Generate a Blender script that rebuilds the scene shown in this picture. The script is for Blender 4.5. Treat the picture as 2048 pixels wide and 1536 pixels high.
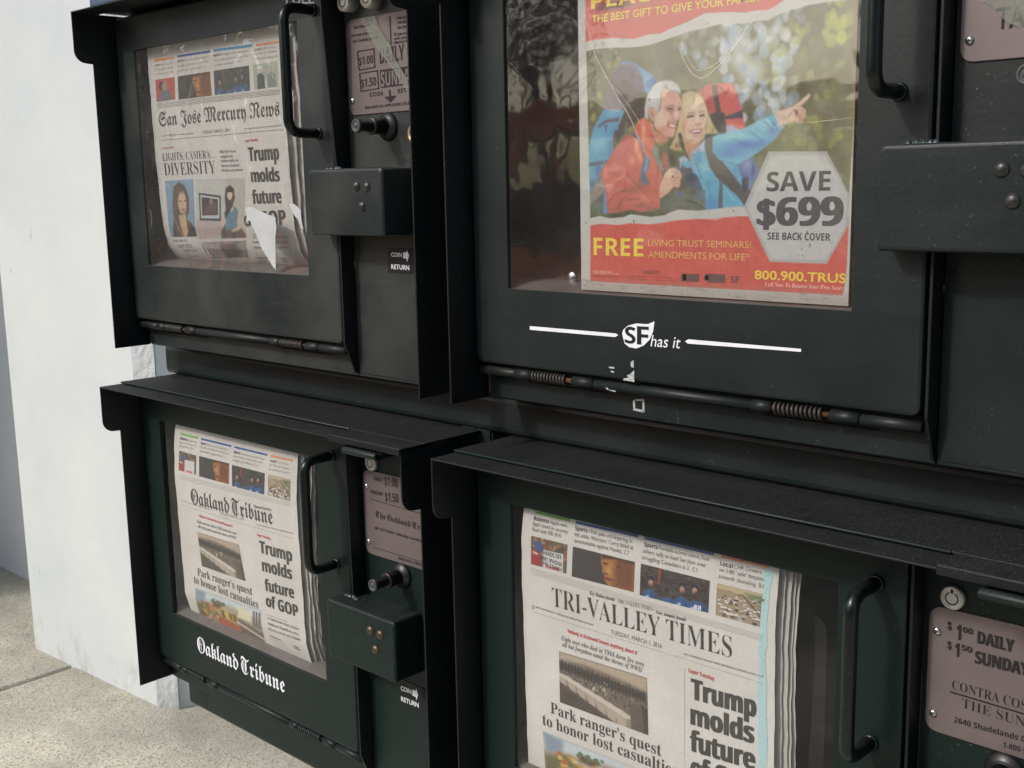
import bpy, bmesh, math, random
import numpy as np
from mathutils import Vector, Matrix
random.seed(7); rng=np.random.default_rng(11)
for o in list(bpy.data.objects): bpy.data.objects.remove(o)
SC=bpy.context.scene; COL=SC.collection
# ------------------------------------------------ camera, sky, sun, exposure
cam=bpy.data.cameras.new('camera'); camo=bpy.data.objects.new('camera',cam); COL.objects.link(camo)
camo.matrix_world=Matrix(((0.727382,-0.103057,0.678451,0),(0.685977,0.136193,-0.714763,-.66),(-0.018739,0.985307,0.169759,0),(0,0,0,1)))
cam.sensor_width=36; cam.lens=36*2310/2048; cam.clip_start=.02; cam.clip_end=500
SC.camera=camo
SUN=Vector((-.42,-1,.84)).normalized()
W=bpy.data.worlds.new('World'); SC.world=W; W.use_nodes=True
wn=W.node_tree; sky=wn.nodes.new('ShaderNodeTexSky'); sky.sky_type='NISHITA'; sky.sun_disc=False
sky.sun_elevation=math.asin(SUN.z); sky.sun_rotation=math.atan2(SUN.x,SUN.y); sky.dust_density=3.0; sky.air_density=.9; sky.ozone_density=.8
wn.links.new(sky.outputs[0],wn.nodes['Background'].inputs[0]); wn.nodes['Background'].inputs[1].default_value=.15
sl=bpy.data.lights.new('sun','SUN'); sl.energy=1.6; sl.angle=math.radians(5); sl.color=(1,.975,.945)
so=bpy.data.objects.new('sun',sl); COL.objects.link(so); so.rotation_euler=SUN.to_track_quat('Z','Y').to_euler(); so.location=(-3,-6,6)
SC.view_settings.view_transform='Standard'; SC.view_settings.look='None'; SC.view_settings.gamma=1; SC.view_settings.exposure=.27
# ------------------------------------------------ materials
def srgb(*c):
    f=lambda v:(v/12.92 if v<=.04045 else ((v+.055)/1.055)**2.4)
    return tuple(f(v/255) for v in c)+(1,)
def mat(name):
    m=bpy.data.materials.new(name); m.use_nodes=True; nt=m.node_tree; b=nt.nodes['Principled BSDF']
    return m,nt,b
def N(nt,t,**k):
    n=nt.nodes.new(t)
    for a,v in k.items():
        if a in n.inputs: n.inputs[a].default_value=v
        else: setattr(n,a,v)
    return n
def noise(nt,scale,detail=4,rough=.6,vec=None,dist=0):
    n=N(nt,'ShaderNodeTexNoise'); n.inputs['Scale'].default_value=scale; n.inputs['Detail'].default_value=detail; n.inputs['Roughness'].default_value=rough; n.inputs['Distortion'].default_value=dist
    if vec is not None: nt.links.new(vec,n.inputs['Vector'])
    return n.outputs['Fac']
def ramp(nt,fac,stops):
    r=N(nt,'ShaderNodeValToRGB'); e=r.color_ramp.elements
    while len(e)<len(stops): e.new(.5)
    for i,(p,c) in enumerate(stops):
        e[i].position=p; e[i].color=c if len(c)==4 else tuple(c)+(1,)
    nt.links.new(fac,r.inputs[0]); return r.outputs[0]
def g(v): return (v,v,v,1)
def mixc(nt,fac,a,b):
    m=N(nt,'ShaderNodeMix',data_type='RGBA')
    for s,v in((0,fac),(6,a),(7,b)):
        if hasattr(v,'links'): nt.links.new(v,m.inputs[s])
        else: m.inputs[s].default_value=v
    return m.outputs[2]
def mul(nt,a,b,op='MULTIPLY'):
    m=N(nt,'ShaderNodeMath',operation=op)
    for i,v in enumerate((a,b)):
        if hasattr(v,'links'): nt.links.new(v,m.inputs[i])
        else: m.inputs[i].default_value=v
    return m.outputs[0]
def coords(nt,scale=None):
    t=N(nt,'ShaderNodeTexCoord')
    if scale is None: return t.outputs['Object']
    mp=N(nt,'ShaderNodeMapping'); mp.inputs['Scale'].default_value=scale; nt.links.new(t.outputs['Object'],mp.inputs[0]); return mp.outputs[0]
def geo_z(nt):
    ge=N(nt,'ShaderNodeNewGeometry'); s=N(nt,'ShaderNodeSeparateXYZ'); nt.links.new(ge.outputs['Normal'],s.inputs[0]); return s.outputs[2],ge
def bump(nt,b,h,strength=.2,dist=.001):
    n=N(nt,'ShaderNodeBump'); n.inputs['Strength'].default_value=strength; n.inputs['Distance'].default_value=dist
    nt.links.new(h,n.inputs['Height']); nt.links.new(n.outputs[0],b.inputs['Normal']); return n
def paint(name,base,worn,rough=(.3,.5),dust=(.021,.021,.022,1)):
    m,nt,b=mat(name); o=coords(nt)
    blot=ramp(nt,noise(nt,9,5,.62,o),[(.38,g(0)),(.72,g(1))])
    c=mixc(nt,mul(nt,blot,.8),base,worn)
    rub=mul(nt,ramp(nt,noise(nt,1,3,.7,coords(nt,(5,5,330))),[(.58,g(0)),(.74,g(1))]),ramp(nt,noise(nt,6,4,.6,o),[(.5,g(0)),(.7,g(.5))]))
    c=mixc(nt,rub,c,tuple(min(1,v*2.2) for v in worn[:3])+(1,))
    scv=ramp(nt,noise(nt,1,2,.5,coords(nt,(240,240,30)),2.5),[(.765,g(0)),(.785,g(1))])
    c=mixc(nt,mul(nt,scv,.5),c,(.11,.115,.11,1))
    spk=ramp(nt,noise(nt,520,2,.5,o),[(.70,g(0)),(.74,g(1))])
    spk=mul(nt,spk,ramp(nt,noise(nt,14,3,.6,o),[(.42,g(0)),(.66,g(1))]))
    c=mixc(nt,mul(nt,spk,.6),c,(.20,.21,.20,1))
    z,ge=geo_z(nt)                                     # dust lies on what faces up
    up=ramp(nt,z,[(.6,g(0)),(.95,g(1))])
    d=ramp(nt,noise(nt,26,6,.7,o),[(.35,g(.05)),(.72,g(.6))])
    grit=ramp(nt,noise(nt,900,2,.5,o),[(.6,g(0)),(.75,g(1))])
    c=mixc(nt,mul(nt,up,d),c,dust)
    c=mixc(nt,mul(nt,mul(nt,up,grit),.55),c,(.16,.15,.13,1))
    nt.links.new(c,b.inputs['Base Color']); b.inputs['Specular IOR Level'].default_value=.30 if name.startswith('clean') else .38
    st=noise(nt,1,4,.65,coords(nt,(6,6,70)))
    r=ramp(nt,mul(nt,mul(nt,noise(nt,7,5,.7,o),.65),mul(nt,st,.35),'ADD'),[(.35,g(rough[0])),(.68,g(rough[1]))])
    r=mul(nt,r,mul(nt,mul(nt,up,.3),1,'ADD'))
    nt.links.new(r,b.inputs['Roughness'])
    hh=mul(nt,noise(nt,260,3,.5,o),mul(nt,noise(nt,5,3,.5,o),3.),'ADD')
    bump(nt,b,hh,.10,.0012)
    return m
M={}
M['paint']=paint('green_paint',(.0070,.0135,.0140,1),(.020,.0255,.0255,1),(.30,.46))
M['paint_glow']=paint('glow_green_paint',(.013,.020,.020,1),(.060,.062,.057,1),(.28,.44))  # lighter copy of the green paint; a reflection glow is put into its colour
M['paint_low']=paint('clean_green_paint',(.0042,.0128,.0108,1),(.0062,.0150,.0130,1),(.40,.54))
M['handle']=paint('handle_paint',(.004,.0078,.0070,1),(.006,.010,.0085,1),(.24,.36))
M['hinge']=paint('hinge_paint',(.006,.011,.010,1),(.012,.014,.013,1),(.42,.6))
M['springlow']=paint('painted_spring',(.016,.026,.023,1),(.022,.028,.025,1),(.35,.5))
M['black']=paint('black_edge_paint',(.0045,.0062,.0070,1),(.007,.0085,.009,1),(.42,.55))
def simple(name,col,rough=.5,metal=0,var=.25,scale=60,bs=0):
    m,nt,b=mat(name); o=coords(nt); f=noise(nt,scale,4,.6,o)
    lo=tuple(v*(1-var) for v in col[:3])+(1,); hi=tuple(min(1,v*(1+var)) for v in col[:3])+(1,)
    nt.links.new(ramp(nt,f,[(.3,lo),(.7,hi)]),b.inputs['Base Color'])
    nt.links.new(ramp(nt,noise(nt,scale*.4,4,.6,o),[(.3,g(max(.02,rough*.8))),(.7,g(min(1,rough*1.2)))]),b.inputs['Roughness'])
    b.inputs['Metallic'].default_value=metal
    if bs: bump(nt,b,f,bs,.001)
    return m
M['steel']=simple('zinc_steel',(.62,.63,.62),.28,1,.15,200)
M['chrome']=simple('lock_chrome',(.78,.80,.78),.2,1,.1,150)
M['lockface']=simple('zinc_lock_face',(.50,.50,.48),.42,.35,.12,200)
M['brass']=simple('lock_brass',(.62,.48,.30),.35,1,.2,150)
M['spring']=simple('worn_spring_steel',(.055,.049,.043),.5,.45,.4,300)
M['bronze']=simple('bronze_rivet',(.115,.088,.058),.42,.7,.4,300)
M['darkrivet']=simple('painted_rivet',(.035,.035,.034),.35,.3,.3,300)
M['rubber']=simple('black_plastic',(.012,.012,.013),.38,0,.2,100)
M['buttonface']=simple('grey_plastic',(.055,.057,.056),.5,0,.2,150)
M['void']=simple('black_void',(.003,.003,.003),.8)
M['inside']=simple('dark_interior_sheet',(.012,.0095,.0105),.6,0,.6,35,.4)
M['ledge']=simple('bare_grey_ledge',(.15,.13,.12),.55,.2,.25,40,.1)
M['rust']=simple('rust',(.10,.035,.012),.8,0,.4,200)
M['weld']=simple('weld_bead',(.06,.075,.08),.25,.4,.4,400,.6)
M['plate']=simple('rose_anodised_plate',(.175,.142,.142),.45,.3,.10,25)
M['white']=simple('white_vinyl',(.78,.80,.84),.5,0,.05,80)
M['scuff']=simple('white_scuff',(.45,.46,.45),.7,0,.5,900)
M['blue']=simple('blue_sheet_metal',(.05,.085,.15),.45,0,.15,30)
def newsprint():
    m,nt,b=mat('newsprint'); o=coords(nt)
    c=ramp(nt,noise(nt,14,5,.6,o),[(.3,srgb(200,195,190)),(.7,srgb(216,211,206))])
    f=ramp(nt,noise(nt,700,3,.7,o),[(.3,g(.9)),(.6,g(1))])
    c=mixc(nt,ramp(nt,noise(nt,90,4,.75,coords(nt,(1,1,.25))),[(.66,g(0)),(.78,g(.35))]),c,srgb(150,143,138))
    mm=N(nt,'ShaderNodeMix',data_type='RGBA',blend_type='MULTIPLY'); mm.inputs[0].default_value=1
    nt.links.new(c,mm.inputs[6]); nt.links.new(f,mm.inputs[7]); nt.links.new(mm.outputs[2],b.inputs['Base Color'])
    b.inputs['Roughness'].default_value=.8; bump(nt,b,mul(nt,noise(nt,40,4,.6,o),noise(nt,6,3,.5,o),'ADD'),.25,.004); return m
M['paper']=newsprint()
M['innerpaper']=simple('newsprint_inner_pages',srgb(188,182,176)[:3],.85,0,.12,60)
M['scrap']=simple('white_scrap_paper',(.47,.485,.49),.8,0,.08,60,.2)
for k,c in dict(ink=(66,63,60),inkp=(30,26,28),grey=(112,108,104),pale=(164,160,156),red=(196,52,46),orange=(222,140,88),blue_=(62,92,150),sky=(82,142,180),green=(120,170,84),cyan=(172,202,204),yel=(226,200,74),yelp=(222,176,100),adink=(80,78,80),adpale=(240,190,178),adgrey=(96,74,72),whitep=(225,225,228)).items():
    M[k]=simple('print_'+k,srgb(*c)[:3],.75,0,.10,500)
M['bluebar']=M['blue_']
def printed(name,rough=.7):
    m,nt,b=mat(name); a=N(nt,'ShaderNodeAttribute',attribute_name='Col'); o=coords(nt)
    mm=N(nt,'ShaderNodeMix',data_type='RGBA',blend_type='MULTIPLY'); mm.inputs[0].default_value=1
    nt.links.new(a.outputs['Color'],mm.inputs[6]); nt.links.new(ramp(nt,noise(nt,1500,2,.6,o),[(.3,g(.86)),(.6,g(1))]),mm.inputs[7])
    nt.links.new(mm.outputs[2],b.inputs['Base Color']); b.inputs['Roughness'].default_value=rough; return m
M['photo']=printed('printed_photo')
M['adprint']=printed('printed_card',.5)
def pane(name,wave,strength,dirt,gloss_r=.02,boost=1.0,tint=(.93,.95,.95,1)):
    m,nt,b=mat(name); out=nt.nodes['Material Output']; nt.nodes.remove(b); o=coords(nt)
    tr=N(nt,'ShaderNodeBsdfTransparent'); tr.inputs[0].default_value=tint
    gl=N(nt,'ShaderNodeBsdfGlossy'); gl.inputs['Roughness'].default_value=gloss_r
    bp=N(nt,'ShaderNodeBump'); bp.inputs['Strength'].default_value=strength; bp.inputs['Distance'].default_value=.004
    nt.links.new(mul(nt,noise(nt,wave,2,.4,o,.6),noise(nt,wave*5,2,.4,o,.3),'ADD'),bp.inputs['Height']); nt.links.new(bp.outputs[0],gl.inputs['Normal'])
    fr=N(nt,'ShaderNodeLayerWeight'); fr.inputs[0].default_value=.5; nt.links.new(bp.outputs[0],fr.inputs['Normal'])
    fz=mul(nt,mul(nt,mul(nt,fr.outputs['Facing'],5.,'POWER'),.9),.045,'ADD')
    s=N(nt,'ShaderNodeMixShader'); nt.links.new(mul(nt,fz,boost),s.inputs[0]); nt.links.new(tr.outputs[0],s.inputs[1]); nt.links.new(gl.outputs[0],s.inputs[2])
    df=N(nt,'ShaderNodeBsdfDiffuse'); df.inputs[0].default_value=(.42,.40,.37,1)
    s2=N(nt,'ShaderNodeMixShader')
    sc=ramp(nt,noise(nt,1,5,.75,coords(nt,(160,160,9))),[(.62,g(0)),(.8,g(.5))])
    dd=mul(nt,mul(nt,ramp(nt,noise(nt,11,5,.65,o),[(.3,g(.3)),(.75,g(1))]),sc,'ADD'),dirt)
    nt.links.new(dd,s2.inputs[0]); nt.links.new(s.outputs[0],s2.inputs[1]); nt.links.new(df.outputs[0],s2.inputs[2])
    nt.links.new(s2.outputs[0],out.inputs['Surface']); return m
M['pane']=pane('window_plastic',5,.05,.012,.02,1.4)
M['film']=pane('wrinkled_plastic',9,.5,.13,.05,2.4)
M['oldpane']=pane('scratched_plastic',4,.16,.06,.03,2.1)
M['acrylic']=pane('clear_holder_plastic',4,.03,.012,.05,.8)
def mixmat(name,col,al,rough=.4):
    m,nt,b=mat(name); out=nt.nodes['Material Output']; b.inputs['Base Color'].default_value=col; b.inputs['Roughness'].default_value=rough
    tr=N(nt,'ShaderNodeBsdfTransparent'); s=N(nt,'ShaderNodeMixShader')
    f=ramp(nt,noise(nt,90,4,.7,coords(nt)),[(.3,g(al*.5)),(.65,g(al))])
    nt.links.new(f,s.inputs[0]); nt.links.new(tr.outputs[0],s.inputs[1]); nt.links.new(b.outputs[0],s.inputs[2]); nt.links.new(s.outputs[0],out.inputs[0]); return m
M['streak']=mixmat('pane_streak',(.75,.68,.60,1),.5)
M['sticker']=mixmat('clear_peeling_film',(.30,.33,.28,1),.55,.35)
def plaster():
    m,nt,b=mat('white_plaster'); o=coords(nt)
    c=ramp(nt,noise(nt,3,5,.6,o),[(.3,srgb(190,199,202)),(.7,srgb(206,211,211))])
    st=ramp(nt,noise(nt,7,6,.75,coords(nt,(1,1,.35)),.4),[(.62,g(0)),(.80,g(.22))])
    c=mixc(nt,st,c,srgb(168,165,160))
    sp=ramp(nt,noise(nt,30,3,.6,coords(nt,(1,1,.4))),[(.72,g(0)),(.78,g(.7))]); c=mixc(nt,sp,c,srgb(120,118,114))
    nt.links.new(c,b.inputs['Base Color']); b.inputs['Roughness'].default_value=.7
    sx=N(nt,'ShaderNodeSeparateXYZ'); nt.links.new(o,sx.inputs[0])
    lowz=N(nt,'ShaderNodeMapRange'); nt.links.new(sx.outputs[2],lowz.inputs[0]); lowz.inputs[1].default_value=-1.1; lowz.inputs[2].default_value=-.98; lowz.inputs[3].default_value=1; lowz.inputs[4].default_value=0
    gr=mul(nt,lowz.outputs[0],ramp(nt,noise(nt,16,6,.75,coords(nt,(1,1,.5))),[(.50,g(0)),(.68,g(.75))]))
    c=mixc(nt,gr,c,srgb(150,146,138)); nt.links.new(c,b.inputs['Base Color'])
    bump(nt,b,mul(nt,noise(nt,24,6,.65,o),mul(nt,noise(nt,150,3,.6,o),.3),'ADD'),.12,.005); return m
M['plaster']=plaster()
def rough_plaster():
    m=M['plaster'].copy(); m.name='chipped_plaster'; nt=m.node_tree
    for n in nt.nodes:
        if n.type=='BUMP': n.inputs['Strength'].default_value=.6; n.inputs['Distance'].default_value=.008
    return m
M['chip']=rough_plaster()
def concrete(name,a,bb,stain,scale=1):
    m,nt,b=mat(name); o=coords(nt)
    c=ramp(nt,noise(nt,5*scale,6,.65,o),[(.3,a),(.7,bb)])
    ag=N(nt,'ShaderNodeTexVoronoi'); ag.inputs['Scale'].default_value=230*scale; nt.links.new(o,ag.inputs['Vector'])
    sepc=N(nt,'ShaderNodeSeparateColor'); nt.links.new(ag.outputs['Color'],sepc.inputs[0])
    c=mixc(nt,ramp(nt,sepc.outputs[0],[(.55,g(0)),(.95,g(.75))]),c,tuple(v*.42 for v in a[:3])+(1,))
    c=mixc(nt,ramp(nt,sepc.outputs[1],[(.78,g(0)),(.98,g(.7))]),c,tuple(min(.75,v*1.7) for v in bb[:3])+(1,))
    s=ramp(nt,noise(nt,2.2*scale,6,.7,o,.5),[(.46,g(0)),(.68,g(.85))]); c=mixc(nt,s,c,stain)
    s=ramp(nt,noise(nt,17*scale,3,.6,o),[(.70,g(0)),(.74,g(.7))]); c=mixc(nt,s,c,tuple(v*.5 for v in stain[:3])+(1,))
    if name.startswith('sidewalk'):                     # darker and mottled towards the foot of the wall
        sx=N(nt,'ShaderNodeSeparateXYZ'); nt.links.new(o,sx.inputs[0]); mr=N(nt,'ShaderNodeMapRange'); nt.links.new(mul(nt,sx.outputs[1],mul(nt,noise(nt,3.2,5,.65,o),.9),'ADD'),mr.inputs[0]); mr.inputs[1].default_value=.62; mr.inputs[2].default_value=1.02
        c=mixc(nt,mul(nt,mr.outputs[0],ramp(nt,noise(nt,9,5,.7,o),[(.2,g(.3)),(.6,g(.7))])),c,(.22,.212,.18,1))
    nt.links.new(c,b.inputs['Base Color']); b.inputs['Roughness'].default_value=.85
    bump(nt,b,mul(nt,ag.outputs['Distance'],noise(nt,60*scale,5,.7,o),'ADD'),.35,.004); return m
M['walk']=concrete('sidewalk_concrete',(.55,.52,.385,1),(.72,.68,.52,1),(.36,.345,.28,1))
M['kerb']=concrete('kerb_concrete',(.26,.25,.23,1),(.34,.33,.30,1),(.15,.15,.14,1))
M['asphalt']=concrete('asphalt',(.045,.045,.045,1),(.065,.063,.06,1),(.03,.03,.03,1))
M['facade']=simple('tan_stucco',(.42,.31,.22),.85,0,.12,2)
M['carglass']=pane('car_glass',2,.02,.01,.02,1.2,(.72,.80,.76,1))
M['glassdark']=simple('dark_glazing',(.02,.024,.028),.08,0,.2,2)
M['carorange']=simple('orange_car_paint',(.60,.13,.03),.25,0,.06,5)
M['cargrey']=simple('grey_car_paint',(.08,.085,.09),.25,.3,.06,5)
M['tyre']=simple('tyre_rubber',(.02,.02,.02),.8)
M['lampred']=simple('tail_lamp_red',(.35,.01,.01),.2)
M['lampclear']=simple('head_lamp_clear',(.6,.6,.6),.15)
M['bark']=simple('bark',(.10,.07,.05),.9,0,.3,20,.6)
M['leaf']=simple('leaves',(.06,.10,.03),.6,0,.4,30)
# ------------------------------------------------ mesh helpers
class MB:
    def __init__(s): s.v=[]; s.f=[]; s.m=[]; s.mats=[]; s.sm=[]
    def mi(s,m):
        if m not in s.mats: s.mats.append(m)
        return s.mats.index(m)
    def add(s,v,f,m,smooth=False):
        b=len(s.v); s.v+=[tuple(p) for p in v]; i=s.mi(m)
        for q in f: s.f.append(tuple(b+k for k in q)); s.m.append(i); s.sm.append(smooth)
    def box(s,x0,x1,y0,y1,z0,z1,m):
        v=[(x,y,z) for x in(x0,x1) for y in(y0,y1) for z in(z0,z1)]
        s.add(v,[(0,1,3,2),(4,6,7,5),(0,4,5,1),(2,3,7,6),(0,2,6,4),(1,5,7,3)],m)
    def prism(s,pts,axis,a,b,m):                       # outline in the other two axes, extruded along axis
        n=len(pts); P=lambda p,t:{'x':(t,p[0],p[1]),'y':(p[0],t,p[1]),'z':(p[0],p[1],t)}[axis]
        v=[P(p,a) for p in pts]+[P(p,b) for p in pts]
        s.add(v,[tuple(range(n))[::-1],tuple(range(n,2*n))]+[(i,(i+1)%n,n+(i+1)%n,n+i) for i in range(n)],m)
    def loft(s,loops,m,smooth=False,cap0=False,cap1=False):
        n=len(loops[0]); v=[p for l in loops for p in l]; f=[]
        for k in range(len(loops)-1):
            for i in range(n): j=(i+1)%n; f.append((k*n+i,k*n+j,(k+1)*n+j,(k+1)*n+i))
        if cap0: f.append(tuple(range(n))[::-1])
        if cap1: f.append(tuple((len(loops)-1)*n+i for i in range(n)))
        s.add(v,f,m,smooth)
    def lathe(s,c,axis,prof,m,n=28,smooth=True):       # prof: (radius, offset along axis)
        a=Vector(axis).normalized(); u=a.orthogonal().normalized(); w=a.cross(u); c=Vector(c)
        loops=[[c+a*h+(u*math.cos(t)+w*math.sin(t))*max(r,1e-6) for t in [2*math.pi*i/n for i in range(n)]] for r,h in prof]
        s.loft(loops,m,smooth,True,True)
    def tube(s,pts,r,m,n=12,smooth=True):
        pts=[Vector(p) for p in pts]; loops=[]; t0=(pts[1]-pts[0]).normalized(); u=t0.orthogonal().normalized()
        for i,p in enumerate(pts):
            t=(pts[min(i+1,len(pts)-1)]-pts[max(i-1,0)]).normalized(); u=(u-t*u.dot(t)).normalized(); w=t.cross(u)
            loops.append([p+(u*math.cos(a)+w*math.sin(a))*r for a in [2*math.pi*k/n for k in range(n)]])
        s.loft(loops,m,smooth,True,True)
    def build(s,name,parent=None,bevel=0):
        me=bpy.data.meshes.new(name); me.from_pydata(s.v,[],s.f)
        for x in s.mats: me.materials.append(M[x])
        me.polygons.foreach_set('material_index',s.m); me.polygons.foreach_set('use_smooth',s.sm); me.update()
        o=bpy.data.objects.new(name,me); COL.objects.link(o)
        bm=bmesh.new(); bm.from_mesh(me); bmesh.ops.recalc_face_normals(bm,faces=bm.faces) if not getattr(s,'keep',False) else None; bm.to_mesh(me); bm.free()
        if parent is not None: child(o,parent)
        if bevel:
            b=o.modifiers.new('bevel','BEVEL'); b.width=bevel; b.segments=2; b.limit_method='ANGLE'; b.angle_limit=math.radians(50)
        return o
def child(o,p):
    o.parent=p; bpy.context.view_layer.update(); o.matrix_parent_inverse=p.matrix_world.inverted()
def tag(o,label=None,cat=None,group=None,kind=None):
    for k,v in(('label',label),('category',cat),('group',group),('kind',kind)):
        if v: o[k]=v
    return o
def empty(name,loc):
    o=bpy.data.objects.new(name,None); COL.objects.link(o); o.location=loc; o.empty_display_size=.05; bpy.context.view_layer.update(); return o
def rrect(x0,x1,z0,z1,r,y,n=5):
    o=[]
    for cx,cz,a in((x1-r,z1-r,0),(x0+r,z1-r,90),(x0+r,z0+r,180),(x1-r,z0+r,270)):
        for k in range(n): t=math.radians(a+90*k/(n-1)); o.append((cx+r*math.cos(t),y,cz+r*math.sin(t)))
    return o
def bendpath(pts,r,n=6):
    pts=[Vector(p) for p in pts]; o=[pts[0]]
    for i in range(1,len(pts)-1):
        a=(pts[i-1]-pts[i]).normalized(); b=(pts[i+1]-pts[i]).normalized(); p0=pts[i]+a*r; p1=pts[i]+b*r
        for k in range(n+1):
            t=k/n; o.append(p0*(1-t)**2+pts[i]*2*t*(1-t)+p1*t*t)
    return o+[pts[-1]]
# ------------------------------------------------ lettering (built-in font)
def glyphs(s,st):
    ex={'i':{'h':0x210e},'f':{'C':0x212d,'H':0x210c,'I':0x2111,'R':0x211c,'Z':0x2128}}
    tb={'b':(0x1d400,0x1d41a,0x1d7ce),'i':(0x1d434,0x1d44e,None),'bi':(0x1d468,0x1d482,0x1d7ce),'bf':(0x1d56c,0x1d586,None),'sb':(0x1d5d4,0x1d5ee,0x1d7ec)}.get(st)
    if not tb: return s
    o=''
    for c in s:
        if c in ex.get(st,{}): o+=chr(ex[st][c])
        elif 'A'<=c<='Z': o+=chr(tb[0]+ord(c)-65)
        elif 'a'<=c<='z': o+=chr(tb[1]+ord(c)-97)
        elif c.isdigit() and tb[2]: o+=chr(tb[2]+ord(c)-48)
        else: o+=c
    return o
CAPH={}
TC=bpy.data.curves.new('lettering','FONT'); TC.dimensions='2D'; TC.resolution_u=3; TO=bpy.data.objects.new('lettering',TC)
# old-English capitals drawn with a broad pen: ribbons of (x, y, width) in cap heights
def ribbon(pts,n=8):
    p=[np.array(q,float) for q in pts]; o=[]
    for i in range(len(p)-1):
        a,b,c,d=p[max(i-1,0)],p[i],p[i+1],p[min(i+2,len(p)-1)]
        for k in range(n):
            t=k/n; o.append(.5*(2*b+(c-a)*t+(2*a-5*b+4*c-d)*t*t+(3*b-a-3*c+d)*t**3))
    o.append(p[-1]); V=[];F=[]
    for i,q in enumerate(o):
        t=(o[min(i+1,len(o)-1)]-o[max(i-1,0)])[:2]; t=t/(np.hypot(*t)+1e-9); w=q[2]/2
        V+=[(q[0]-t[1]*w,q[1]+t[0]*w),(q[0]+t[1]*w,q[1]-t[0]*w)]
    for i in range(len(o)-1): F.append((2*i,2*i+1,2*i+3,2*i+2))
    return V,F
OLD={'O':[[(.50,1.0,.02),(.30,.97,.07),(.10,.75,.15),(.06,.48,.17),(.14,.20,.14),(.34,.01,.07),(.52,.0,.03)],[(.40,.98,.03),(.62,.92,.10),(.76,.68,.17),(.76,.40,.16),(.66,.14,.10),(.48,.0,.03)],[(.22,.86,.02),(.25,.6,.09),(.25,.3,.09),(.24,.16,.02)],[(.44,.95,.03),(.43,.5,.04),(.46,.03,.03)],[(.30,.62,.03),(.44,.52,.03),(.58,.60,.03)]],
 'T':[[(.0,.74,.02),(.03,.92,.09),(.18,.98,.15),(.42,.88,.14),(.62,.86,.10),(.80,1.0,.02)],[(.30,.86,.03),(.10,.66,.12),(.05,.40,.16),(.14,.14,.13),(.34,.01,.08),(.54,.06,.05),(.68,.2,.02)],[(.46,.88,.03),(.44,.7,.15),(.44,.3,.15),(.40,.06,.02)],[(.24,.8,.02),(.24,.5,.06),(.26,.14,.02)]]}
def text_mesh(s,st):
    base=st.rstrip('+-x') if st not in('n','ni','nb','nx') else 'n'
    off={'b-':-.012,'n+':.018,'nb':.014,'nx':.026,}.get(st,0)
    TC.offset=off
    def mk(body):
        TC.body=body; me=TO.to_mesh()
        v=np.empty(len(me.vertices)*3,'f'); me.vertices.foreach_get('co',v); f=[tuple(p.vertices) for p in me.polygons]
        TO.to_mesh_clear(); return v.reshape(-1,3)[:,:2].copy(),f
    if st not in CAPH:
        v,_=mk(glyphs('H' if st!='bf' else 'T',base)); CAPH[st]=float(v[:,1].max())
    if st=='bf' and any(c in OLD for c in s):
        vs=[];f=[];x=0;nv=0; buf=''
        def put(v2,f2,x,nv,gap):
            v2=np.array(v2,float); a,b2=v2[:,0].min(),v2[:,0].max(); v2[:,0]+=x-a; vs.append(v2); f.extend([tuple(k+nv for k in q) for q in f2]); return x+(b2-a)+gap,nv+len(v2)
        for c in s+chr(0):
            if c in OLD or c in ' '+chr(0):
                if buf: v2,f2=mk(glyphs(buf,base)); v2[:,1]/=CAPH[st]; v2[:,0]/=CAPH[st]; x,nv=put(v2,f2,x,nv,.05); buf=''
                if c==' ': x+=.26
                if c in OLD:
                    v2=[];f2=[]
                    for r in OLD[c]: V,F=ribbon(r); f2+=[tuple(k+len(v2) for k in q) for q in F]; v2+=V
                    x,nv=put(v2,f2,x,nv,.04)
            else: buf+=c
        v=np.concatenate(vs); v[:,0]=(v[:,0]-v[:,0].min())/(v[:,0].max()-v[:,0].min()); return v,f
    v,f=mk(glyphs(s,base))
    if st=='ni': v[:,0]+=v[:,1]*.2
    x0,x1=v[:,0].min(),v[:,0].max(); v[:,0]=(v[:,0]-x0)/(x1-x0); v[:,1]/=CAPH[st]; return v,f
def bolden(v,f,w):
    """heavier strokes: the same letters set three times, a hair apart"""
    n=len(v); k=[v+np.array((d,0)) for d in(-w,0,w)]; V=np.concatenate(k); V[:,0]=(V[:,0]+w)/(1+2*w)
    return V,[tuple(i+j*n for i in q) for j in range(3) for q in f],np.repeat((0,.00002,.00004),n)
def curve(c):
    zs=[p[0] for p in c][::-1]; ys=[p[1] for p in c][::-1]
    return lambda z:np.interp(z,zs,ys)
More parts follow.
